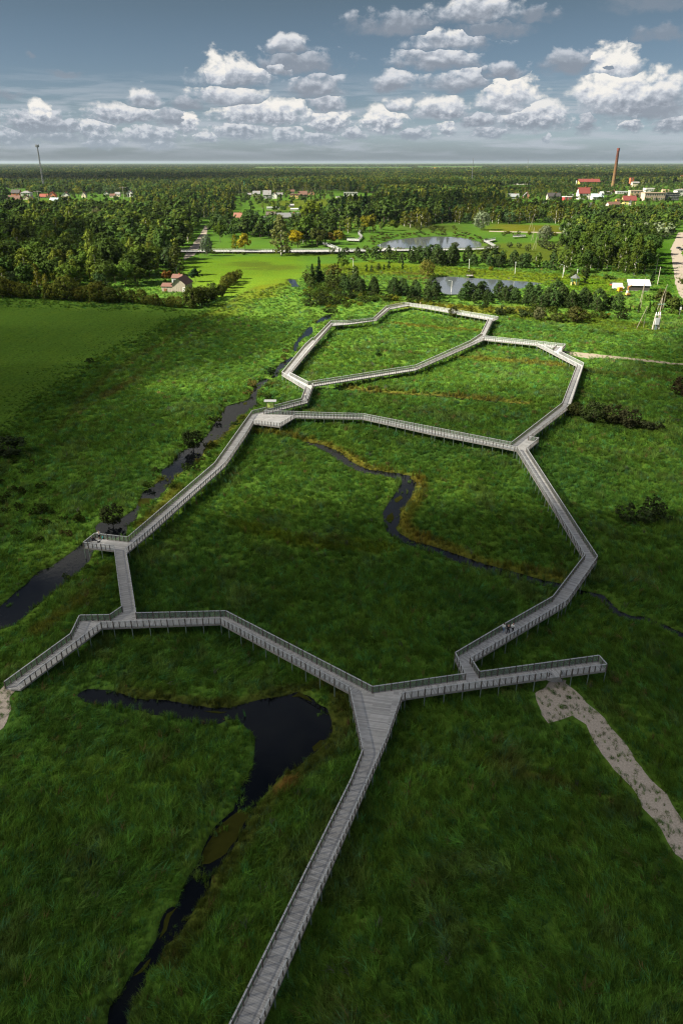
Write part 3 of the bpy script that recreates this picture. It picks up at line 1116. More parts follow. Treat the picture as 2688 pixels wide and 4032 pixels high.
def leaf_mat(name, per_instance, trans=.3, var=.25):
    """leaves: colour from the instance attribute or from the object's own colour"""
    m, t = nt(name)
    t = T(t)
    oi = t.n('ShaderNodeObjectInfo')
    if per_instance:
        c = t.n('ShaderNodeAttribute', {'attribute_name': 'tint', 'attribute_type': 'INSTANCER'}).outputs['Vector']
    else:
        c = oi.outputs['Color']
    geo = t.n('ShaderNodeNewGeometry')
    r = geo.outputs['Random Per Island']
    k = t.m('ADD', 1 - var, t.m('MULTIPLY', r, 2 * var))
    c = t.mix(1.0, c, t.n('ShaderNodeCombineColor', None, Red=k, Green=k, Blue=k), 'MULTIPLY')
    hs = t.n('ShaderNodeHueSaturation', None, Hue=t.m('ADD', .485, t.m('MULTIPLY', oi.outputs['Random'], .03)), Saturation=1.0,
             Value=t.m('ADD', .85, t.m('MULTIPLY', oi.outputs['Random'], .3)), Color=c)
    a = t.n('ShaderNodeBsdfDiffuse', None, Color=hs)
    b = t.n('ShaderNodeBsdfTranslucent', None, Color=t.mix(1.0, hs, (1.25, 1.2, .6), 'MULTIPLY'))
    t.out(t.n('ShaderNodeMixShader', None, _0=trans, _1=a, _2=b))
    return m


GRASSM = leaf_mat('grass_blades', True, .34, .38)


def tuft(n, spread, h, w, lean, bend, seed):
    """a tussock of bent blades"""
    r = np.random.default_rng(seed)
    V, F = [], []
    for i in range(n):
        a = r.uniform(0, 2 * math.pi)
        rad = spread * math.sqrt(r.uniform())
        x, y = rad * math.cos(a), rad * math.sin(a)
        hh = h * r.uniform(.55, 1.15)
        la = r.normal(0, .7)
        lx, ly = lean * math.cos(la) * r.uniform(.4, 1.4), lean * math.sin(la) * r.uniform(.4, 1.4) + r.normal(0, .12)
        fx, fy = math.cos(a + 1.57), math.sin(a + 1.57)
        ww = w * r.uniform(.6, 1.3)
        b = len(V)
        m = (x + lx * .35, y + ly * .35, hh * .6)
        e = (x + lx + lx * bend, y + ly + ly * bend, hh * (1 - .25 * bend))
        V += [(x - fx * ww / 2, y - fy * ww / 2, -.15), (x + fx * ww / 2, y + fy * ww / 2, -.15),
              (m[0] - fx * ww * .4, m[1] - fy * ww * .4, m[2]), (m[0] + fx * ww * .4, m[1] + fy * ww * .4, m[2]), e]
        F += [(b, b + 1, b + 3, b + 2), (b + 2, b + 3, b + 4)]
    return mesh_np('tussock', V, F, [GRASSM])


def scatter_grass():
    protos = [tuft(22, .42, .85, .055, .38, .5, 1), tuft(22, .5, .7, .06, .5, .8, 2), tuft(18, .35, 1.05, .05, .3, .3, 3),
              tuft(24, .55, .55, .07, .35, .6, 4), tuft(20, .4, .95, .05, .6, .9, 5),
              tuft(26, .8, .75, .13, .5, .6, 6), tuft(26, .9, .6, .15, .6, .8, 7), tuft(24, .75, .95, .12, .4, .4, 8)]
    bands = [(14, 60, 7.0, 0), (60, 110, 4.6, 0), (110, 170, 2.6, 0), (170, 250, 1.5, 1), (250, 340, .8, 1), (340, 520, .26, 1)]
    PX = []
    for d0, d1, dens, big in bands:
        w1 = .53 * d1 + 66
        n = int((d1 - d0) * 2 * w1 * dens)
        x = rng.uniform(-w1, w1, n)
        y = rng.uniform(d0, d1, n)
        fr = .475 * (.9 * y + 29) + 5
        k = (np.abs(x) < fr) | ((np.abs(x) < fr + 45) & (rng.uniform(0, 1, n) < .45))
        PX.append(np.stack([x[k], y[k], np.full(k.sum(), big)], 1))
    P = np.vstack(PX)
    x, y, big = P.T
    sd = water_sd(x, y)
    ps = path_sd(x, y)
    mown = inside(x, y, AREAW[0][0]) | inside(x, y, AREAW[1][0])
    clump = fbm(x, y, 3.2, 61)
    reed = fbm(x, y, 2.6, 311)
    keep = (sd > .15) | ((sd > -1.3) & (reed > .61 - .06 * sd.clip(-1.5, 0))) & ((ps > rng.uniform(-1.5, .4, len(x))) | ((fbm(x, y, 2.2, 711) > .70) & (ps > -1.3)))
    bare = fbm(x, y, 7, 93)
    keep &= (rng.uniform(0, 1, len(x)) < .45 + .9 * clump)
    mp = AREAW[0][0]
    dm = np.where(mown, seg_dist(x, y, mp, True), 0)
    dm = np.minimum(dm, 40)
    md = smooth(4, 32, dm)
    keep &= ~(rng.uniform(0, 1, len(x)) < .95 * md)
    keep &= ~((ps < .6) & (rng.uniform(0, 1, len(x)) < .6))
    x, y, big, sd, ps, mown, clump, md = [q[keep] for q in (x, y, big, sd, ps, mown, clump, md)]
    n = len(x)
    col = veg_colour(x, y)
    sh = .72 + .56 * rng.uniform(0, 1, n) ** 1.3
    tus = vnoise(x + y * .35, y * .55 - x * .2, .75, 611) * .65 + vnoise(x * .8, y, 1.7, 612) * .35
    sh = sh * (.70 + .62 * smooth(.25, .8, tus))
    col = col * sh[:, None]
    pale = smooth(.60, .72, fbm(x, y * .7, 5, 951)) * (1 - mown)
    col = col * (1 - .45 * pale[:, None]) + np.array((.135, .185, .055)) * (.45 * pale * sh)[:, None]
    straw = rng.uniform(0, 1, n) < .015 * (1 - mown)
    col[straw] = np.array((.17, .13, .055)) * rng.uniform(.6, 1.2, (straw.sum(), 1))
    blue = rng.uniform(0, 1, n) < .14
    col[blue] *= np.array((.75, 1.0, 2.0))
    wet = fbm(x, y, 12, 141)
    s = .70 + .62 * clump + .25 * (rng.uniform(0, 1, n) - .5)
    s *= 1 - .62 * smooth(0, .5, md)
    # tall reeds and sedge at the water's edge and in the reed strips
    edge = (sd < 1.6)
    s = np.where(edge, s * (.45 + .55 * fbm(x, y, 4, 15)), s)
    s = np.where(sd < 3.5, s * (.62 + .11 * sd.clip(0, 3.5)), s)
    hz = np.ones(n) + .35 * pale
    hz[edge] *= rng.uniform(.8, 1.3, edge.sum()) * (1 + 1.3 * smooth(.48, .66, fbm(x[edge], y[edge], 5, 821)))
    for p, hw, c, st in STRIPW[:6]:
        d = seg_dist(x, y, p)
        hz[d < hw] *= 1.45
    s = np.where(ps < 1.0, s * .5, s)
    # the wind lays the grass over in one main direction that wanders
    wind = 2.2 + 2.2 * (fbm(x, y, 16, 201) - .5) * 2 + rng.normal(0, .55, n)
    gz = -.05 * np.ones(n)
    rot = np.stack([rng.normal(0, .10, n), rng.normal(0, .10, n), wind], 1)
    scl = np.stack([s, s, s * hz], 1)
    idx = np.where(big > .5, rng.integers(5, 8, n), rng.integers(0, 5, n))
    z = np.where(sd < .9, -.4 * smooth(.9, 0, sd), 0) + gz
    zz = ((fbm(x, y, 5, 5) - .5) * .34 + (fbm(x, y, 30, 9) - .5) * .5) * smooth(.2, 2.5, np.minimum(sd, ps))
    o = scatter('meadow_grass', np.stack([x, y, z + zz], 1), rot, scl, col, idx, protos, label='tall green meadow grass and sedge')
    print('grass', n)


scatter_grass()
# ------------------------------------------------------------------ trees
LEAF_O = leaf_mat('foliage', False, .25, .30)
LEAF_I = leaf_mat('foliage_far', True, .22, .22)
BARK = pbr('bark_brown', (.075, .055, .040), .9, .4, 6)
BARKW = pbr('bark_pale', (.42, .40, .36), .9, .4, 5)


def quads(C, Nn, size, r, aspect=1.0):
    """leaf cards at centres C facing Nn with random spin"""
    n = len(C)
    t = r.normal(size=(n, 3))
    t -= (t * Nn).sum(1, keepdims=True) * Nn
    t /= np.linalg.norm(t, axis=1, keepdims=True) + 1e-9
    b = np.cross(Nn, t)
    s = size * r.uniform(.6, 1.35, (n, 1))
    t, b = t * s, b * s * aspect
    V = np.stack([C - t * .5 - b * .35, C + t * .5 - b * .5, C + t * .35 + b * .5, C - t * .5 + b * .4], 1).reshape(-1, 3)
    return V, np.arange(4 * n).reshape(-1, 4)


def crown_pts(kind, H, r, k):
    """clump centres and radii for a crown of height H"""
    out = []
    if kind == 'broadleaf':
        lobes = [(r.normal(0, .13) * H, r.normal(0, .13) * H, r.uniform(.45, .78) * H, r.uniform(.17, .27) * H) for _ in range(7)] + [(0, 0, .60 * H, .29 * H), (0, 0, .80 * H, .17 * H)]
        for _ in range(k):
            x, y, z, R = lobes[r.integers(len(lobes))]
            d = r.normal(size=3)
            d /= np.linalg.norm(d)
            q = R * r.uniform(.55, 1.0)
            out.append((x + d[0] * q, y + d[1] * q, max(.10 * H, z + d[2] * q * .95), .075 * H * r.uniform(.7, 1.35)))
    elif kind == 'birch':
        for _ in range(k):
            f = r.uniform(.08, 1.0)
            R = H * .19 * math.sin(math.pi * min(1, (f * .88 + .12)) ** .8) ** .7 * r.uniform(.4, 1.25) + .01 * H
            a = r.uniform(0, 6.28)
            out.append((R * math.cos(a), R * math.sin(a), f * H * .98, .055 * H * r.uniform(.6, 1.3)))
    elif kind == 'spruce':
        for _ in range(k):
            f = r.uniform(.03, 1.0) ** .8
            R = H * .20 * (1 - f) ** .85 * (.75 + .35 * math.sin(f * 40)) * r.uniform(.55, 1.1)
            a = r.uniform(0, 6.28)
            out.append((R * math.cos(a), R * math.sin(a), f * H - R * .25, .045 * H * r.uniform(.6, 1.2) * (1.15 - .6 * f)))
    elif kind == 'pine':
        for _ in range(k):
            f = r.uniform(.03, 1.0)
            R = H * .36 * (1 - f ** 2.2) ** .6 * r.uniform(.45, 1.1)
            a = r.uniform(0, 6.28)
            out.append((R * math.cos(a), R * math.sin(a), f * H * .95 + .02 * H, .085 * H * r.uniform(.6, 1.3)))
    elif kind == 'willow':
        for _ in range(k):
            d = r.normal(size=3)
            d /= np.linalg.norm(d)
            q = r.uniform(.5, 1.0) ** .5
            out.append((d[0] * q * .44 * H, d[1] * q * .44 * H, .52 * H + d[2] * q * .46 * H, .095 * H * r.uniform(.7, 1.3)))
    elif kind == 'shrub':
        L = [(r.normal(0, .35) * H, r.normal(0, .35) * H, r.uniform(.5, 1.0)) for _ in range(5)]
        for _ in range(k):
            x, y, hh = L[r.integers(5)]
            d = r.normal(size=3)
            d /= np.linalg.norm(d)
            q = r.uniform(.4, 1) ** .5
            out.append((x + d[0] * q * .42 * H, y + d[1] * q * .42 * H, max(.04 * H, hh * .48 * H + d[2] * q * .48 * H * hh), .11 * H * r.uniform(.7, 1.3)))
    elif kind == 'column':
        for _ in range(k):
            f = r.uniform(.02, 1.0)
            R = H * .125 * min(1, f * 6) * (1 - f ** 4) ** .5 * r.uniform(.6, 1.05)
            a = r.uniform(0, 6.28)
            out.append((R * math.cos(a), R * math.sin(a), f * H, .05 * H * r.uniform(.7, 1.2)))
    elif kind == 'weeping':
        for _ in range(k):
            a = r.uniform(0, 6.28)
            R = H * .46 * r.uniform(.2, 1.0) ** .6
            top = H * (1 - .42 * (R / (.46 * H)) ** 2)
            z = top - r.uniform(0, 1) ** 1.5 * H * .62
            out.append((R * math.cos(a), R * math.sin(a), max(.12 * H, z), .06 * H * r.uniform(.7, 1.3)))
    return np.array(out)


SPEC = {  # clumps, leaves per clump, leaf size (share of H), height, squash, bark
    'broadleaf': (92, 24, .046, 18, .8, BARK), 'birch': (85, 18, .032, 18, 1.5, BARKW), 'spruce': (120, 13, .036, 17, .6, BARK),
    'pine': (80, 20, .046, 11, .8, BARK), 'willow': (85, 22, .045, 11, 1.0, BARK), 'shrub': (60, 20, .075, 4, .8, BARK),
    'column': (60, 16, .045, 6, 1.0, BARK), 'weeping': (130, 16, .040, 11, 2.2, BARK)}


def make_tree_mesh(kind, seed, far=False):
    r = np.random.default_rng(seed)
    k, per, ls, H, asp, bark = SPEC[kind]
    if far:
        k, per, ls = int(k * .55), int(per * .45), ls * 1.8
    C = crown_pts(kind, H, r, k)
    P, Nn = [], []
    cen = np.array((0, 0, H * .5))
    for x, y, z, R in C:
        d = r.normal(size=(per, 3))
        d /= np.linalg.norm(d, axis=1, keepdims=True)
        q = R * r.uniform(.35, 1.15, (per, 1)) ** .6
        if kind == 'weeping':
            d[:, 2] *= 2.2
        p = np.array((x, y, z)) + d * q
        o = p - cen
        o /= np.linalg.norm(o, axis=1, keepdims=True) + 1e-9
        nn = d * .95 + o * .75 + r.normal(0, .28, (per, 3))
        if kind in ('birch', 'weeping'):
            nn[:, 2] *= .35
        nn /= np.linalg.norm(nn, axis=1, keepdims=True)
        P.append(p)
        Nn.append(nn)
    V, F = quads(np.vstack(P), np.vstack(Nn), ls * H, r, 1.0)
    if kind in ('birch', 'weeping'):
        pass
    V[:, 2] = np.maximum(V[:, 2], .02)
    mb = MB()
    tr = H * .016 + .04
    topf = {'spruce': .95, 'birch': .85, 'pine': .85, 'column': .9}.get(kind, .55)
    if kind == 'shrub':
        for i in range(5):
            a = i * 1.26 + r.uniform(0, .6)
            mb.tube((0, 0, -.3), (math.cos(a) * .3 * H, math.sin(a) * .3 * H, .6 * H), .05, .02, 5, False)
    else:
        mb.tube((0, 0, -.5), (r.normal(0, .01) * H, 0, topf * H * .5), tr, tr * .65, 7, False)
        mb.tube((0, 0, topf * H * .5), (r.normal(0, .02) * H, r.normal(0, .02) * H, topf * H), tr * .65, tr * .2, 6, False)
        for i in range(7):
            c = C[r.integers(len(C))]
            z0 = min(c[2] * .75, topf * H * .9)
            mb.tube((0, 0, z0), (c[0] * .85, c[1] * .85, c[2]), tr * .4, tr * .1, 5, False)
    tv, tf = np.array(mb.v), mb.f
    return V, F, tv, tf, H, bark


def tree_protos(kind, n, seed0, far=False):
    L = []
    for i in range(n):
        V, F, tv, tf, H, bark = make_tree_mesh(kind, seed0 + i, far)
        if far:
            me = bpy.data.meshes.new(kind + '_far')
            me.from_pydata(np.vstack([V, tv]).tolist(), [], F.tolist() + [tuple(a + len(V) for a in f) for f in tf])
            me.materials.append(LEAF_I)
            me.materials.append(bark)
            mi = np.zeros(len(me.polygons), np.int32)
            mi[len(F):] = 1
            me.polygons.foreach_set('material_index', mi)
            L.append((me, H))
        else:
            c = mesh_np('crown', V, F, [LEAF_O])
            tm = bpy.data.meshes.new('trunk')
            tm.from_pydata(tv.tolist(), [], tf)
            tm.materials.append(bark)
            L.append((c, tm, H))
    return L


NAMES = {'broadleaf': 'broadleaf_tree', 'birch': 'birch_tree', 'spruce': 'spruce_tree', 'pine': 'pine_tree', 'willow': 'willow_tree',
         'shrub': 'shrub', 'column': 'cypress_tree', 'weeping': 'weeping_willow'}
NEARP = {k: tree_protos(k, n, 100 + 10 * i) for i, (k, n) in enumerate((('broadleaf', 5), ('birch', 4), ('spruce', 2), ('pine', 4), ('willow', 3), ('shrub', 4), ('column', 1), ('weeping', 1)))}
FAR_KINDS = [('broadleaf', 4), ('birch', 3), ('spruce', 2), ('pine', 2), ('willow', 2), ('shrub', 2)]
FARP, FAR_IDX = [], {}
for i, (k, n) in enumerate(FAR_KINDS):
    FAR_IDX[k] = []
    for q in tree_protos(k, n, 300 + 10 * i, True):
        FAR_IDX[k].append(len(FARP))
        FARP.append(q)
FAR = []    # (x, y, z, kind, h, width factor, colour)

DK, MD, LT, YG = (.046, .080, .018), (.070, .112, .019), (.118, .152, .024), (.150, .165, .026)
YE, OG, SV, PN = (.26, .20, .012), (.26, .11, .015), (.160, .195, .120), (.042, .070, .022)
WG, BR, SP = (.050, .085, .034), (.060, .046, .022), (.018, .042, .014)


def tree(kind, p, h, col, label, group=None, wf=1.0, var=None):
    c, tm, H = NEARP[kind][random.randrange(len(NEARP[kind])) if var is None else var]
    s = h / H
    root = empty(NAMES[kind], (p[0], p[1], 0), random.uniform(0, 6.28))
    root.scale = (s * wf, s * wf, s)
    tag(root, label, 'shrub' if kind == 'shrub' else 'tree', group)
    o = link('crown', c, root)
    k = random.uniform(.82, 1.2)
    o.color = tuple(x * k for x in col) + (1,)
    if kind not in ('shrub',):
        link('trunk', tm, root)
    return root


def treepx(kind, u, vb, vt, col, label, wf=1.0, var=None, group=None):
    p = G(u, vb)
    return tree(kind, p, max(.5, zat(vt, p[1])), col, label, group, wf, var)


def grid_points(poly_px, step, holes=(), jit=.45):
    p = GA(poly_px)
    lo, hi = p.min(0), p.max(0)
    xs, ys = np.meshgrid(np.arange(lo[0], hi[0], step), np.arange(lo[1], hi[1], step))
    x = xs.ravel() + rng.uniform(-jit, jit, xs.size) * step
    y = ys.ravel() + rng.uniform(-jit, jit, xs.size) * step
    k = inside(x, y, p)
    for h in holes:
        k &= ~inside(x, y, GA(h))
    x, y = x[k], y[k]
    k = (water_sd(x, y) > 1.0) & (path_sd(x, y) > 4.5)
    o = np.argsort(y[k])
    return np.stack([x[k][o], y[k][o]], 1)


def pick(mix):
    r = random.random() * sum(m[1] for m in mix)
    for m in mix:
        r -= m[1]
        if r <= 0:
            return m
    return mix[-1]


def wood(poly, step, mix, n_single, holes=(), pts=None):
    """a wood: the nearest trees as things, the rest joins the far woodland"""
    P = grid_points(poly, step, holes) if pts is None else pts[water_sd(pts[:, 0], pts[:, 1]) > .5]
    for i, (x, y) in enumerate(P):
        kind, w_, col, h0, h1, label, group = pick(mix)
        h = random.uniform(h0, h1) * random.uniform(.72, 1.16)
        if i < n_single:
            tree(kind, (x, y), h, col, label, group, random.uniform(.85, 1.35))
        else:
            FAR.append((x, y, 0, kind, h, random.uniform(.95, 1.45), col))
    return len(P)


def along(pts, step, jit):
    P = GA(pts)
    out = []
    for a, b in zip(P[:-1], P[1:]):
        n = max(1, int(np.linalg.norm(b - a) / step))
        for k in range(n):
            out.append(a + (b - a) * (k + rng.uniform(0, 1)) / n + rng.normal(0, jit, 2))
    return np.array(out)


YARD = [(560, 1095), (800, 1085), (810, 1160), (760, 1185), (600, 1165), (500, 1150)]
MEAD = [(-80, 950), (150, 958), (160, 1014), (-80, 1014)]
n = wood([(-120, 1150), (200, 1152), (420, 1142), (560, 1118), (640, 1080), (700, 1042), (722, 1000), (742, 955), (765, 915), (780, 885), (790, 858),
          (560, 850), (300, 845), (100, 850), (-120, 850)], 11.5,
         [('broadleaf', 46, DK, 15, 23, 'dark green broadleaf tree in the wood left of the dirt road', 'dark broadleaf trees of the left wood'),
          ('broadleaf', 22, MD, 14, 21, 'mid green broadleaf tree in the wood left of the dirt road', 'mid green broadleaf trees of the left wood'),
          ('birch', 18, LT, 15, 22, 'slender light green birch tree in the wood left of the dirt road', 'birches of the left wood'),
          ('birch', 5, YG, 11, 17, 'yellowish birch tree turning colour in the wood left of the dirt road', 'yellowing birches of the left wood'),
          ('willow', 9, WG, 9, 14, 'rounded grey green willow in the wood left of the dirt road', 'willows of the left wood')], 118, (YARD, MEAD))
n += wood(None, 0, [('willow', 55, (.100, .112, .020), 8.5, 11.5, 'yellowish willow bush in the tall hedge along the mown field', 'willow bushes of the field hedge'),
                    ('willow', 30, (.064, .084, .018), 8, 11.5, 'dark olive willow bush in the tall hedge along the mown field', 'dark willow bushes of the field hedge'),
                    ('birch', 15, YG, 7, 9, 'small yellowish birch standing in the tall hedge along the mown field', 'birches of the field hedge')], 60,
          pts=along([(-60, 1166), (200, 1180), (330, 1187), (560, 1198)], 3.1, .8))
wood(None, 0, [('willow', 2, (.095, .105, .020), 4.2, 6.2, 'low yellowish willow bush in the hedge right in front of the old barn', 'low hedge bushes before the barn'),
               ('willow', 1, (.066, .084, .018), 4, 6.0, 'low olive willow bush in the hedge right in front of the old barn', 'low olive hedge bushes before the barn')], 30,
     pts=along([(560, 1198), (700, 1212), (760, 1214)], 3.1, .6))
wood(None, 0, [('willow', 1, (.045, .062, .014), 8, 10.5, 'dense dark willow at the corner of the hedge beside the sunlit meadow', 'corner willows of the field hedge')], 20,
     pts=along([(760, 1212), (820, 1188), (865, 1168)], 3.6, 1.0))
wood(None, 0, [('willow', 1, (.095, .105, .018), 5.5, 8, 'sunlit yellowish willow in the row running up to the sunlit meadow', 'row of willows by the sunlit meadow')], 14,
     pts=along([(872, 1158), (890, 1140), (915, 1118), (940, 1100)], 5.0, .6))
pine = [('pine', 80, PN, 6.3, 8.8, 'bushy blue green pine in the dense belt before the lower pond', 'pines of the belt before the lower pond'),
        ('pine', 20, (.034, .060, .018), 5.2, 7.8, 'paler bushy pine in the dense belt before the lower pond', 'paler pines of the belt before the lower pond')]
wood([(1335, 1152), (1480, 1168), (1640, 1186), (1742, 1196), (1738, 1170), (1640, 1152), (1480, 1137), (1350, 1124)], 7.0, pine, 60)
wood([(1812, 1192), (2000, 1206), (2200, 1217), (2420, 1236), (2440, 1212), (2300, 1184), (2100, 1174), (1900, 1168), (1822, 1164)], 7.0, pine, 75)
wood([(1640, 1044), (1800, 1050), (2070, 1060), (2070, 1040), (1900, 1030), (1650, 1022)], 9.5,
     [('pine', 1, PN, 9, 12, 'dark rounded pine in the row between the two ponds', 'pines in the row between the ponds')], 40)
right = [('birch', 45, (.055, .085, .013), 15, 21, 'tall leafy birch in the wood left of the right-hand dirt road', 'birches of the right wood'),
         ('broadleaf', 35, DK, 14, 19, 'dark green broadleaf tree in the wood left of the right-hand dirt road', 'dark broadleaf trees of the right wood'),
         ('broadleaf', 20, MD, 12, 17, 'mid green broadleaf tree in the wood left of the right-hand dirt road', 'mid green broadleaf trees of the right wood')]
wood([(2235, 1020), (2320, 990), (2450, 965), (2545, 960), (2565, 1050), (2550, 1085), (2440, 1082), (2350, 1072), (2245, 1078)], 10.0, right, 75)
wood([(2210, 900), (2330, 892), (2640, 882), (2640, 940), (2560, 952), (2450, 958), (2300, 962), (2215, 945)], 12,
     [('broadleaf', 40, DK, 12, 17, '', ''), ('broadleaf', 30, MD, 11, 16, '', ''), ('birch', 15, LT, 12, 17, '', ''), ('willow', 10, SV, 9, 12, '', '')], 0)
# low bushes between the river and the pine belt
lows = [('shrub', 40, (.052, .078, .014), 2.0, 4.2, 'green bush in the scrub between the boardwalk and the pine belt', 'green bushes of the scrub'),
        ('shrub', 26, (.120, .130, .016), 1.4, 3.0, 'low yellow green bush in the scrub between the boardwalk and the pine belt', 'yellow green bushes of the scrub'),
        ('shrub', 22, (.036, .052, .018), 2.2, 4.6, 'dark olive bush in the scrub between the boardwalk and the pine belt', 'dark bushes of the scrub'),
        ('shrub', 10, (.20, .17, .016), 1.2, 2.2, 'golden flowering weeds in the scrub between the boardwalk and the pine belt', 'golden weeds of the scrub')]
wood([(1190, 1135), (1290, 1125), (1400, 1152), (1600, 1178), (1740, 1192), (1740, 1210), (1560, 1188), (1480, 1192), (1400, 1205), (1330, 1218), (1262, 1222), (1212, 1196)], 5.6, lows, 95)
wood([(1740, 1200), (1960, 1212), (2150, 1222), (2430, 1240), (2440, 1262), (2300, 1270), (2150, 1256), (1900, 1236), (1780, 1222)], 6.2, lows, 80)
wood([(1960, 1290), (2180, 1300), (2420, 1312), (2400, 1330), (2200, 1322), (1980, 1308)], 9.0,
     [('shrub', 1, (.048, .080, .014), 1.2, 2.2, 'low bush in the sunlit rough grass right of the boardwalk corner', 'low bushes right of the boardwalk')], 16)
wood([(-60, 1760), (110, 1800), (240, 2000), (350, 2052), (300, 2110), (60, 2150), (-60, 2130)], 4.4,
     [('shrub', 60, (.040, .060, .014), .9, 1.9, 'low dark bush in the rough ground across the river', 'dark bushes across the river'),
      ('shrub', 40, (.070, .066, .022), .8, 1.6, 'low brownish bush in the rough ground across the river', 'brownish bushes across the river')], 60)
wood(None, 0, [('spruce', 1, (.030, .056, .012), 4.5, 6.5, 'small conifer in the clipped row below the white shed', 'conifers in the row below the white shed')], 30,
     pts=along([(2440, 1228), (2560, 1236), (2600, 1236)], 3.2, .3))
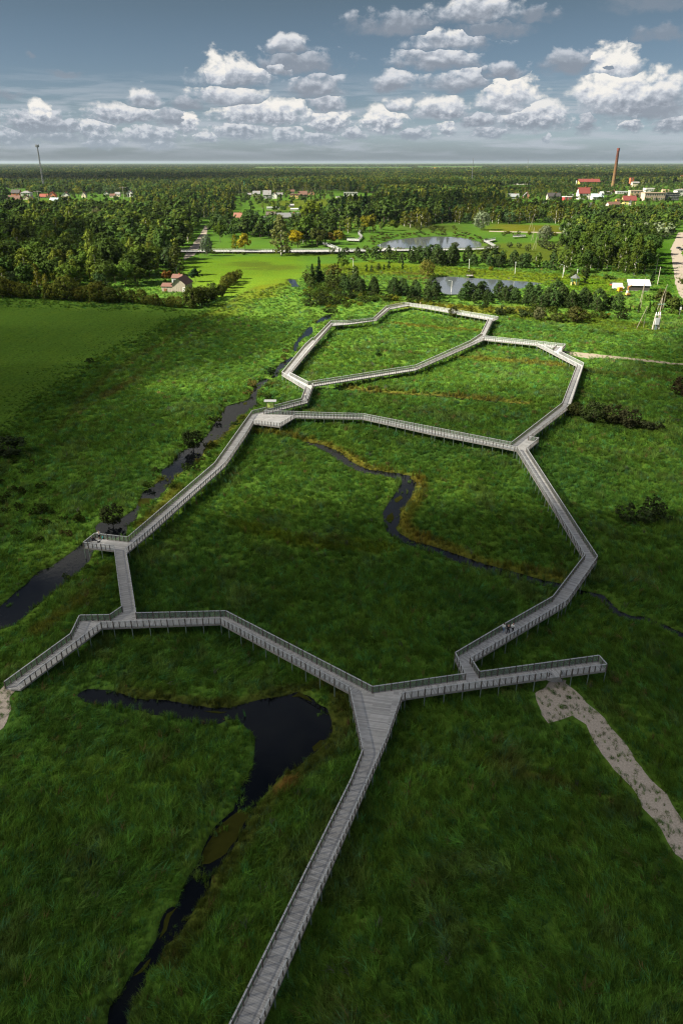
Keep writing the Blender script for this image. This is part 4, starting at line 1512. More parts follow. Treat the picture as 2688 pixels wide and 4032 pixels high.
# named single trees: kind, u, base row, top row, colour, label, width factor
for k, u, vb, vt, col, lab, wf in (
        ('birch', 1108, 1006, 846, (.130, .150, .050), 'tall pale birch standing alone in front of the far boardwalk', 1.25),
        ('broadleaf', 1172, 974, 900, YE, 'bright yellow broadleaf tree beside the tall pale birch', 1.5),
        ('birch', 925, 984, 922, (.17, .19, .016), 'small slim yellow green tree behind the far boardwalk, beside a golden one', 1.1),
        ('broadleaf', 966, 994, 918, (.20, .17, .014), 'small golden tree in front of the far boardwalk', 1.0),
        ('broadleaf', 1215, 905, 790, (.10, .13, .014), 'big yellow green broadleaf tree in front of the village fields', 1.0),
        ('broadleaf', 1205, 965, 850, MD, 'tall green tree right behind the bright yellow tree', .9),
        ('broadleaf', 1248, 972, 898, (.070, .085, .022), 'olive tree at the branch of the far boardwalk', 1.1),
        ('broadleaf', 1335, 962, 903, (.16, .15, .016), 'yellow green round tree between the far boardwalk and its zigzag', 1.2),
        ('broadleaf', 1300, 962, 915, (.14, .10, .022), 'rusty bush tree left of the zigzag of the far boardwalk', 1.5),
        ('broadleaf', 1455, 917, 843, (.14, .13, .014), 'ochre and green round tree behind the zigzag boardwalk', 1.15),
        ('broadleaf', 1545, 908, 866, (.085, .11, .014), 'small round green tree at the edge of the meadow behind the upper pond', 1.5),
        ('spruce', 1336, 1022, 975, SP, 'dark spruce just below the junction of the far boardwalk', 1.3),
        ('spruce', 1612, 1022, 970, SP, 'dark spruce below the far boardwalk near the upper pond', 1.3),
        ('spruce', 1256, 1118, 1012, SP, 'tall dark spruce beside the river bend', 1.0),
        ('spruce', 1230, 1120, 1040, (.026, .046, .014), 'shorter spruce left of the tall dark one by the river bend', 1.2),
        ('broadleaf', 1316, 1120, 1036, (.085, .088, .020), 'olive brown broadleaf tree right of the tall dark spruce', 1.0),
        ('broadleaf', 1352, 1062, 1013, (.070, .110, .014), 'round green tree left of the white lamp post', 1.4),
        ('birch', 1398, 1130, 1045, (.06, .085, .02), 'narrow green tree under the white lamp post', 1.2),
        ('weeping', 1679, 1088, 1019, (.19, .20, .045), 'pale yellow weeping willow on the bank of the lower pond', 1.05),
        ('column', 1442, 1072, 1041, SP, 'narrow dark cypress, first of the loose row on the sunlit lawn', 1.0),
        ('column', 1462, 1074, 1045, (.03, .055, .014), 'broader cone shaped cypress beside the first narrow one on the lawn', 1.8),
        ('column', 1489, 1066, 1037, (.055, .075, .014), 'lighter green bushy cypress in the middle of the lawn row', 2.0),
        ('column', 1511, 1066, 1042, SP, 'short dark cypress next to the tall pair on the lawn', 1.5),
        ('column', 1530, 1062, 1028, SP, 'tall dark cypress of the pair on the sunlit lawn', 1.4),
        ('column', 1584, 1065, 1028, (.022, .05, .012), 'single slim cypress standing apart at the right end of the lawn row', 1.1),
        ('willow', 1895, 906, 830, SV, 'large silver green willow at the far end of the upper pond', 1.05),
        ('willow', 2141, 954, 884, SV, 'large silver grey willow in the meadow right of the upper pond', 1.0),
        ('willow', 2276, 940, 878, (.12, .15, .075), 'pale willow at the edge of the right wood', .9),
        ('willow', 2482, 938, 888, SV, 'silver willow standing out in the middle of the right wood', .9),
        ('willow', 385, 905, 815, (.17, .18, .10), 'tall pale silver willow rising out of the left wood', .8),
        ('willow', 815, 1008, 922, (.075, .10, .065), 'grey green willow beside the left dirt road', .65),
        ('broadleaf', 868, 955, 876, (.075, .12, .014), 'light green tree right of the left dirt road', .8),
        ('birch', 697, 1085, 965, (.07, .095, .022), 'tall greyish birch behind the old barn', 1.3),
        ('broadleaf', 545, 1125, 1050, (.06, .09, .014), 'round tree in the yard left of the old barn', 1.3),
        ('birch', 424, 1130, 1070, (.085, .12, .012), 'light green young tree in front of the left wood', 1.7),
        ('broadleaf', 655, 1115, 1060, (.16, .085, .022), 'russet leaved tree behind the old barn', 1.2),
        ('broadleaf', 770, 1110, 1056, (.018, .040, .016), 'very dark round tree right of the old barn', 1.2),
        ('willow', 790, 1190, 1138, (.05, .07, .016), 'bushy willow right beside the old barn corner', 1.2),
        ('willow', 762, 1768, 1692, (.030, .046, .016), 'big dark round bush leaning over the river', 1.15),
        ('willow', 446, 2066, 1985, (.034, .048, .018), 'big grey green round bush on the river bank opposite the viewing platform', 1.2),
        ('willow', 40, 1795, 1722, (.034, .052, .024), 'dark bush at the far left edge of the riverside', 2.0),
        ('shrub', 353, 1428, 1402, (.026, .045, .016), 'single dark bush alone in the mown field', 1.0),
        ('shrub', 1483, 1402, 1378, (.026, .058, .014), 'single dark green bush inside the upper loop of the boardwalk', 1.0),
        ('willow', 1782, 1250, 1206, (.060, .070, .020), 'bush growing through the railing of the upper boardwalk', 1.0),
        ('shrub', 850, 1655, 1632, (.040, .055, .016), 'low rushy bush on the left bank of the river', 1.3),
        ('shrub', 1055, 1470, 1440, (.022, .038, .014), 'dark bush on the left bank beside the narrow river', 1.3),
        ('shrub', 1045, 1570, 1545, (.045, .065, .016), 'rounded bush on the grassy tongue beside the river', 1.2),
        ('shrub', 1290, 1232, 1205, (.042, .062, .016), 'bush at the head of the small pool behind the boardwalk', 1.5),
        ('shrub', 2540, 2062, 1975, (.045, .065, .026), 'low dark bush in the meadow near the right edge', 1.1),
        ('willow', 2260, 1640, 1582, (.052, .066, .022), 'dark olive bush, left end of the thicket right of the boardwalk', 1.3),
        ('willow', 2330, 1662, 1580, (.048, .064, .022), 'dark olive bush in the middle of the thicket right of the boardwalk', 1.4),
        ('willow', 2405, 1668, 1590, (.056, .066, .026), 'olive bush with grey twigs in the thicket right of the boardwalk', 1.3),
        ('willow', 2470, 1682, 1608, (.055, .058, .028), 'dark bush near the right end of the thicket right of the boardwalk', 1.3),
        ('shrub', 2548, 1690, 1645, (.045, .058, .026), 'low dark bush at the right end of the thicket', 1.5),
        ('willow', 2680, 1560, 1480, (.045, .038, .018), 'brown bush cut by the right edge beside the dark meadow', 1.2),
        ('willow', 2268, 1272, 1205, (.070, .075, .022), 'large olive bush right of the boardwalk tip', 1.3),
        ('willow', 2120, 1262, 1206, (.11, .12, .055), 'pale grey green bush behind the boardwalk tip', 1.1),
        ('willow', 2190, 1268, 1230, (.06, .08, .02), 'mid green bush beside the large olive bush', 1.5),
        ('willow', 2300, 1090, 1045, (.05, .075, .014), 'round tree right of the green roofed gazebo', .9),
        ('spruce', 2302, 1118, 1046, (.028, .05, .014), 'dark conical tree right behind the gazebo', 1.3),
        ('shrub', 2395, 1100, 1075, (.030, .055, .012), 'clipped dark green bush on the right lawn', 1.0),
        ('broadleaf', 2250, 1112, 1063, (.05, .072, .014), 'small tree behind the gazebo roof', 1.0),
        ('broadleaf', 2688, 1140, 1085, (.07, .085, .02), 'tree overhanging the right dirt road at the picture edge', 1.1),
        ('broadleaf', 2605, 1215, 1135, (.05, .062, .016), 'bushy tree between the white shed and the transformer', 1.1),
        ('broadleaf', 2640, 1232, 1160, (.055, .07, .016), 'bushy tree right of the white shed beside the road', 1.0),
        ('spruce', 2563, 1120, 1062, SP, 'dark conical conifer left of the right dirt road', 1.4),
        ('shrub', 1862, 1078, 1058, (.06, .07, .018), 'bush on the bank beside the little jetty', 1.2),
        ('shrub', 2188, 1100, 1086, (.04, .06, .014), 'round clipped bush on the bank right of the lower pond', 1.0),
        ('broadleaf', 1928, 1072, 1046, (.15, .15, .016), 'small yellowish tree on the lawn before the pine row', 1.2),
        ('willow', 1790, 975, 952, (.06, .075, .022), 'low willow bush at the near edge of the upper pond', 1.6),
        ('willow', 1715, 973, 960, (.05, .07, .02), 'small willow bush on the shore of the upper pond', 1.8)):
    treepx(k, u, vb, vt, col, lab, wf)
sedge = [('shrub', 3, (.070, .105, .022), .8, 1.7, 'low green sedge bush on the bank of the winding river', 'sedge bushes along the river'),
         ('shrub', 2, (.115, .105, .028), .8, 1.5, 'low straw coloured sedge bush on the bank of the winding river', 'straw coloured sedge along the river'),
         ('shrub', 1, (.045, .070, .018), 1.0, 2.0, 'dark rushy bush on the bank of the winding river', 'dark rushes along the river')]
wood(None, 0, sedge, 80, pts=along([(548, 1992), (600, 1912), (634, 1858), (690, 1790), (765, 1748), (830, 1706), (893, 1596), (960, 1576), (996, 1530), (1018, 1498)], 3.2, .7))
wood(None, 0, sedge, 80, pts=along([(620, 1978), (690, 1880), (762, 1842), (800, 1796), (905, 1694), (985, 1624), (1020, 1590), (1050, 1508)], 3.4, .7))
wood(None, 0, sedge, 60, pts=along([(1066, 1480), (1084, 1448), (1130, 1402), (1166, 1345), (1192, 1308), (1225, 1274), (1248, 1256)], 4.0, .8))
wood(None, 0, sedge, 40, pts=along([(100, 2320), (200, 2236), (300, 2166), (370, 2108)], 2.2, .8))
wood(None, 0, sedge, 40, pts=along([(80, 2452), (170, 2368), (270, 2290), (330, 2230)], 2.6, .6))
# garden trees between the houses
for poly, st in (([(20, 770), (520, 768), (520, 800), (430, 815), (120, 836), (20, 806)], 36), ([(930, 770), (1260, 752), (1320, 770), (1320, 790), (1250, 796), (930, 800)], 22),
                 ([(930, 800), (1250, 798), (1260, 838), (1180, 870), (1000, 875)], 26), ([(2000, 777), (2250, 772), (2260, 812), (2000, 815)], 19),
                 ([(2230, 757), (2420, 770), (2688, 760), (2720, 812), (2240, 816)], 27), ([(2240, 700), (2688, 700), (2688, 760), (2240, 757)], 22)):
    wood(poly, st, [('broadleaf', 3, DK, 6, 11, '', ''), ('broadleaf', 2, MD, 5, 10, '', ''), ('birch', 1, LT, 7, 12, '', ''), ('spruce', 1, SP, 7, 12, '', ''), ('shrub', 2, MD, 3, 5, '', '')], 0)
wood([(1135, 905), (1320, 905), (1330, 945), (1145, 945)], 11, [('broadleaf', 2, DK, 11, 17, '', ''), ('birch', 1, MD, 12, 17, '', '')], 0)
wood([(848, 880), (925, 885), (925, 905), (858, 905)], 10, [('broadleaf', 2, DK, 9, 14, '', ''), ('willow', 1, WG, 8, 12, '', '')], 0)
wood([(1430, 935), (1560, 918), (1720, 912), (1880, 918), (1940, 950), (1902, 962), (1880, 945), (1720, 926), (1560, 939), (1465, 965)], 9, [('shrub', 2, (.085, .090, .022), 1.3, 2.6, '', ''), ('shrub', 1, (.055, .085, .02), 1.5, 3.5, '', '')], 0)
wood([(1250, 990), (1480, 985), (1480, 1000), (1260, 1005)], 10, [('shrub', 2, (.075, .09, .02), 1.3, 2.8, '', ''), ('willow', 1, (.06, .085, .02), 3, 5, '', '')], 0)
wood([(1500, 985), (1900, 985), (1990, 970), (1990, 1000), (1500, 1005)], 17, [('shrub', 1, (.09, .10, .02), 2, 4, '', ''), ('willow', 1, MD, 3, 5, '', '')], 0)
# small conifer and bush groups that only read as depth
for poly, st, mix in (
        ([(945, 895), (1090, 902), (1110, 935), (1000, 942), (940, 930)], 11, [('broadleaf', 2, DK, 14, 20, '', ''), ('willow', 1, WG, 12, 16, '', '')]),
        ([(1185, 885), (1310, 880), (1320, 905), (1200, 912)], 12, [('broadleaf', 1, DK, 14, 20, '', '')]),
        ([(1140, 950), (1270, 950), (1275, 968), (1145, 972)], 9, [('broadleaf', 1, DK, 13, 19, '', ''), ('birch', 1, MD, 13, 20, '', '')]),
        ([(1320, 905), (1500, 900), (1510, 915), (1330, 920)], 11, [('broadleaf', 1, MD, 9, 14, '', ''), ('birch', 1, LT, 9, 14, '', '')]),
        ([(1310, 850), (1560, 835), (1790, 818), (1790, 880), (1560, 888), (1330, 880)], 13, [('broadleaf', 3, DK, 16, 24, '', ''), ('birch', 2, (.05, .08, .013), 17, 25, '', ''), ('spruce', 1, SP, 18, 25, '', '')]),
        ([(1790, 815), (2000, 835), (2240, 848), (2480, 862), (2700, 862), (2700, 885), (2480, 892), (2240, 885), (2100, 880), (1960, 882), (1790, 880)], 12,
         [('broadleaf', 3, DK, 12, 17, '', ''), ('broadleaf', 2, MD, 12, 16, '', ''), ('birch', 3, (.085, .10, .014), 13, 19, '', ''), ('willow', 1, WG, 10, 14, '', '')]),
        ([(1560, 888), (1700, 886), (1700, 900), (1560, 900)], 12, [('birch', 1, (.09, .10, .014), 15, 20, '', '')]),
        ([(1640, 902), (1820, 900), (1820, 915), (1640, 912)], 14, [('willow', 1, (.07, .09, .02), 3, 6, '', '')]),
        ([(700, 990), (900, 993), (1320, 998), (1320, 1006), (900, 1003), (700, 998)], 11, [('shrub', 1, (.06, .085, .014), 1.5, 3.2, '', '')]),
        ([(1340, 1002), (1600, 1010), (1640, 1022), (1640, 1040), (1340, 1030)], 11, [('pine', 2, PN, 5, 9, '', ''), ('shrub', 2, LT, 2, 4, '', ''), ('broadleaf', 1, MD, 5, 8, '', '')]),
        ([(1180, 1110), (1290, 1105), (1380, 1130), (1340, 1150), (1220, 1140)], 7, [('willow', 2, (.05, .07, .016), 5, 9, '', ''), ('shrub', 1, MD, 2, 4, '', '')]),
        ([(1900, 985), (2000, 975), (2120, 965), (2220, 960), (2240, 990), (2100, 990), (1980, 998)], 16, [('willow', 1, (.06, .08, .03), 4, 8, '', '')]),
        ([(2060, 1040), (2230, 1045), (2230, 1075), (2100, 1062)], 10, [('birch', 1, MD, 8, 14, '', ''), ('pine', 1, PN, 7, 11, '', '')]),
        ([(2560, 1175), (2688, 1215), (2688, 1240), (2590, 1235)], 6, [('shrub', 1, MD, 2, 5, '', '')]),
        ([(800, 905), (920, 930), (925, 950), (880, 940)], 11, [('broadleaf', 1, DK, 10, 15, '', '')]),
        ([(1920, 920), (2200, 918), (2200, 935), (1930, 935)], 17, [('shrub', 1, (.09, .095, .018), 3, 6, '', ''), ('willow', 1, MD, 5, 9, '', '')])):
    wood(poly, st, mix, 0)
# ------------------------------------------------------------------ the woodland plain out to the horizon (one mass nobody could count)
CLEAR = [
    [(20, 768), (520, 764), (540, 800), (430, 815), (120, 836), (20, 806)],
    [(930, 768), (1260, 750), (1500, 766), (1500, 802), (1330, 812), (1260, 838), (1180, 880), (1000, 882), (920, 878), (918, 800)],
    [(1480, 835), (1600, 835), (1600, 872), (1480, 862)],
    [(1960, 735), (2100, 730), (2100, 748), (1960, 750)],
    [(2000, 775), (2250, 770), (2260, 812), (2000, 815)],
    [(2230, 755), (2420, 770), (2420, 812), (2240, 812)],
    [(2240, 722), (2420, 724), (2420, 740), (2240, 738)],
    [(2420, 735), (2688, 722), (2720, 812), (2380, 822)],
    [(1000, 658), (1620, 659), (1620, 668), (1000, 668)],
    [(1640, 656), (1900, 655), (1900, 664), (1640, 665)],
    [(2060, 785), (2160, 785), (2160, 806), (2060, 808)],
    [(1500, 715), (1560, 714), (1560, 719), (1500, 720)],
    [(20, 745), (110, 745), (110, 768), (20, 768)],
]


def far_forest():
    X, Y, W_ = [], [], []
    d = 900.0
    while d < 26000:
        sy = 12 + .0085 * max(0, d - 900) if d < 4000 else 38 + .035 * (d - 4000)
        sx = 10.5 if d < 2500 else 10.5 + .0022 * (d - 2500)
        hw = .56 * (.9 * d + 28) + 40
        n = int(2 * hw / sx)
        x = np.linspace(-hw, hw, n) + rng.uniform(-.5, .5, n) * sx
        y = d + rng.uniform(-.5, .5, n) * sy * 1.4
        X.append(x)
        Y.append(y)
        d += sy
    x, y = np.concatenate(X), np.concatenate(Y)
    keep = np.ones(len(x), bool)
    for c in CLEAR:
        keep &= ~inside(x, y, GA(c))
    # nearer than the zones that were placed by hand
    Zc = y * cp + CAM_H * sp
    v = CY + FPX * (CAM_H * cp - y * sp) / Zc
    u = CX + FPX * x / Zc
    lim = np.interp(u, [-300, 0, 560, 800, 830, 1300, 1330, 1560, 1790, 2000, 2240, 2480, 2700, 3000], [848, 848, 848, 856, 870, 872, 850, 836, 816, 832, 846, 858, 858, 858])
    keep &= v < lim
    # glades
    gl = fbm(x, y, 420, 301, 3)
    keep &= ~((gl > .68) & (y < 5000) & (rng.uniform(0, 1, len(x)) < .8))
    x, y, v, u = x[keep], y[keep], v[keep], u[keep]
    n = len(x)
    kind_n = fbm(x, y, 260, 401)
    r = rng.uniform(0, 1, n)
    pal = {'broadleaf': DK, 'birch': (.100, .122, .018), 'spruce': SP, 'pine': PN, 'willow': WG}
    kinds = np.where(kind_n < .42, np.where(r < .72, 'broadleaf', np.where(r < .9, 'birch', 'willow')),
                     np.where(kind_n < .58, np.where(r < .5, 'birch', np.where(r < .8, 'broadleaf', 'spruce')), np.where(r < .3, 'spruce', np.where(r < .6, 'birch', 'broadleaf'))))
    hh = rng.uniform(13, 21, n) * (.75 + .5 * fbm(x, y, 150, 501))
    # lower trees before the houses so that the villages show
    low = (v > 800) & (v < 850) & (((u > 0) & (u < 540)) | ((u > 920) & (u < 1330)))
    hh[low] *= np.where((u[low] < 540) & (v[low] > 800), .42, .6)
    town = (v > 735) & (v < 862) & (u > 1960)
    hh[town] *= np.where(v[town] > 790, .48, .62)
    for i in range(n):
        c = np.array(pal[kinds[i]]) * rng.uniform(.7, 1.45)
        if r[i] * 37 % 1 < .08:
            c = np.array(YG) * rng.uniform(.8, 1.2)
        FAR.append((x[i], y[i], 0, kinds[i], hh[i], rng.uniform(.95, 1.3) * (1 + max(0, y[i] - 3000) / 9000), tuple(c)))
    print('far trees', n)


far_forest()
n = len(FAR)
pts = np.array([f[:3] for f in FAR])
idx = np.array([FAR_IDX[f[3]][random.randrange(len(FAR_IDX[f[3]]))] for f in FAR])
sc = np.array([f[4] / FARP[i][1] for f, i in zip(FAR, idx)])
wf = np.array([f[5] for f in FAR])
scl = np.stack([sc * wf, sc * wf, sc], 1)
rot = np.stack([np.zeros(n), np.zeros(n), rng.uniform(0, 6.28, n)], 1)
tint = np.array([f[6] for f in FAR]) * rng.uniform(.8, 1.25, (n, 1))
scatter('distant_woodland', pts, rot, scl, tint, idx, [q[0] for q in FARP], label='woodland of mixed trees covering the plain out to the horizon')
print('woodland', n)
# ------------------------------------------------------------------ houses, sheds, masts, poles, cars
GLASS = pbr('window_glass', (.030, .036, .042), .15, .1, 1, 0, .5)
WHITE = pbr('white_frame', (.72, .72, .70), .6, .05)
BRICKR = pbr('brick_red', (.30, .095, .055), .85, .3, 2)


def wall_m(c):
    return pbr('wall_%d_%d_%d' % tuple(int(x * 100) for x in c), c, .85, .12, .6)


def roof_m(c):
    return pbr('roof_%d_%d_%d' % tuple(int(x * 100) for x in c), c, .75, .25, 1.2)


def window_mesh(w, h):
    mb = MB()
    mb.cur = 0
    mb.box((0, 0, 0), (w, .10, h))
    mb.cur = 1
    for s in (-1, 1):
        mb.box((s * w / 2, -.02, 0), (.12, .14, h + .12))
        mb.box((0, -.02, s * h / 2), (w + .1, .14, .12))
    mb.box((0, -.03, 0), (.07, .12, h))
    me = bpy.data.meshes.new('window')
    me.from_pydata(mb.v, [], mb.f)
    me.materials.append(GLASS)
    me.materials.append(WHITE)
    me.polygons.foreach_set('material_index', np.array(mb.mi, np.int32))
    return me


def house(u, vb, wpx, hpx, rpx, wall, roof, typ, label, nwin=3, storeys=1, rz=0.0, depth=.8, name='house', cat='house', chimney=True, group=None, win=True):
    p = G(u, vb)
    m = 1 / ppm(p)
    W, H, R = wpx * m, hpx * m * 1.03, rpx * m * 1.05
    D = W * depth
    root = empty(name, (p.x, p.y + D / 2, 0), rz)
    tag(root, label, cat, group)
    wm, rm = wall_m(wall), roof_m(roof)
    x, y = W / 2, D / 2
    mb = MB()
    mb.box((0, 0, H / 2 - .3), (W, D, H + .6))
    o = .05 * W
    if typ == 'front':          # ridge runs away from the camera, gable towards us
        for s in (-1, 1):
            mb.face([(-x, s * y, H), (x, s * y, H), (0, s * y, H + R)] if s < 0 else [(x, s * y, H), (-x, s * y, H), (0, s * y, H + R)])
    if typ == 'side':
        for s in (-1, 1):
            mb.face([(s * x, -y, H), (s * x, y, H), (s * x, 0, H + R)] if s > 0 else [(s * x, y, H), (s * x, -y, H), (s * x, 0, H + R)])
    mb.build('wall', wm, root)
    th = .05 * R + .12
    mb = MB()
    if typ == 'front':
        for s in (-1, 1):
            a = (s * (x + o), -y - o, H - o * R / x)
            b = (s * (x + o), y + o, H - o * R / x)
            c, d = (0, y + o, H + R), (0, -y - o, H + R)
            up = [(q[0], q[1], q[2] + th) for q in (a, b, c, d)]
            mb.face(up if s > 0 else up[::-1])
            mb.face([a, d, c, b] if s > 0 else [b, c, d, a])
            mb.face([a, up[0], up[3], d])
            mb.face([b, c, up[2], up[1]])
            mb.face([a, b, up[1], up[0]])
    elif typ == 'side':
        for s in (-1, 1):
            a = (-x - o, s * (y + o), H - o * R / y)
            b = (x + o, s * (y + o), H - o * R / y)
            c, d = (x + o, 0, H + R), (-x - o, 0, H + R)
            up = [(q[0], q[1], q[2] + th) for q in (a, b, c, d)]
            mb.face(up if s < 0 else up[::-1])
            mb.face([a, d, c, b] if s < 0 else [b, c, d, a])
            mb.face([a, b, up[1], up[0]])
            mb.face([a, up[0], up[3], d])
            mb.face([b, c, up[2], up[1]])
    elif typ == 'hip':
        e = min(x, y) * .9
        rx, ry = (x - e, 0) if x > y else (0, y - e)
        c = [(-x - o, -y - o, H), (x + o, -y - o, H), (x + o, y + o, H), (-x - o, y + o, H)]
        t0, t1 = ((-rx, 0, H + R), (rx, 0, H + R)) if x > y else ((0, -ry, H + R), (0, ry, H + R))
        if x > y:
            mb.face([c[0], c[1], t1, t0])
            mb.face([c[1], c[2], t1])
            mb.face([c[2], c[3], t0, t1])
            mb.face([c[3], c[0], t0])
        else:
            mb.face([c[0], c[1], t0])
            mb.face([c[1], c[2], t1, t0])
            mb.face([c[2], c[3], t1])
            mb.face([c[3], c[0], t0, t1])
        mb.face(c[::-1])
    else:
        mb.box((0, 0, H + th * .5 + .002), (W + 2 * o * .3, D + 2 * o * .3, max(.35, R)))
    ro = mb.build('roof', rm, root)
    if chimney and typ != 'flat':
        mb = MB()
        cx_, cy_ = (x * .35, 0) if typ == 'side' else (0 + x * .22, y * .1)
        mb.box((cx_, cy_, H + R * .85), (.05 * W + .4, .05 * W + .4, R * .7 + .8))
        mb.build('chimney', BRICKR, ro)
    if win and nwin:
        sh = H / storeys
        ww, wh = min(W / nwin * .5, 1.9 * max(1, W / 18)), sh * .46
        me = window_mesh(ww, wh)
        for sy in range(storeys):
            for i in range(nwin):
                k = link('window', me, root, (-x + W * (i + .5) / nwin, -y - .03, sh * (sy + .55)))
        if typ == 'front' and R > H * .4:
            link('window', me, root, (0, -y - .03, H + R * .32))
    return root


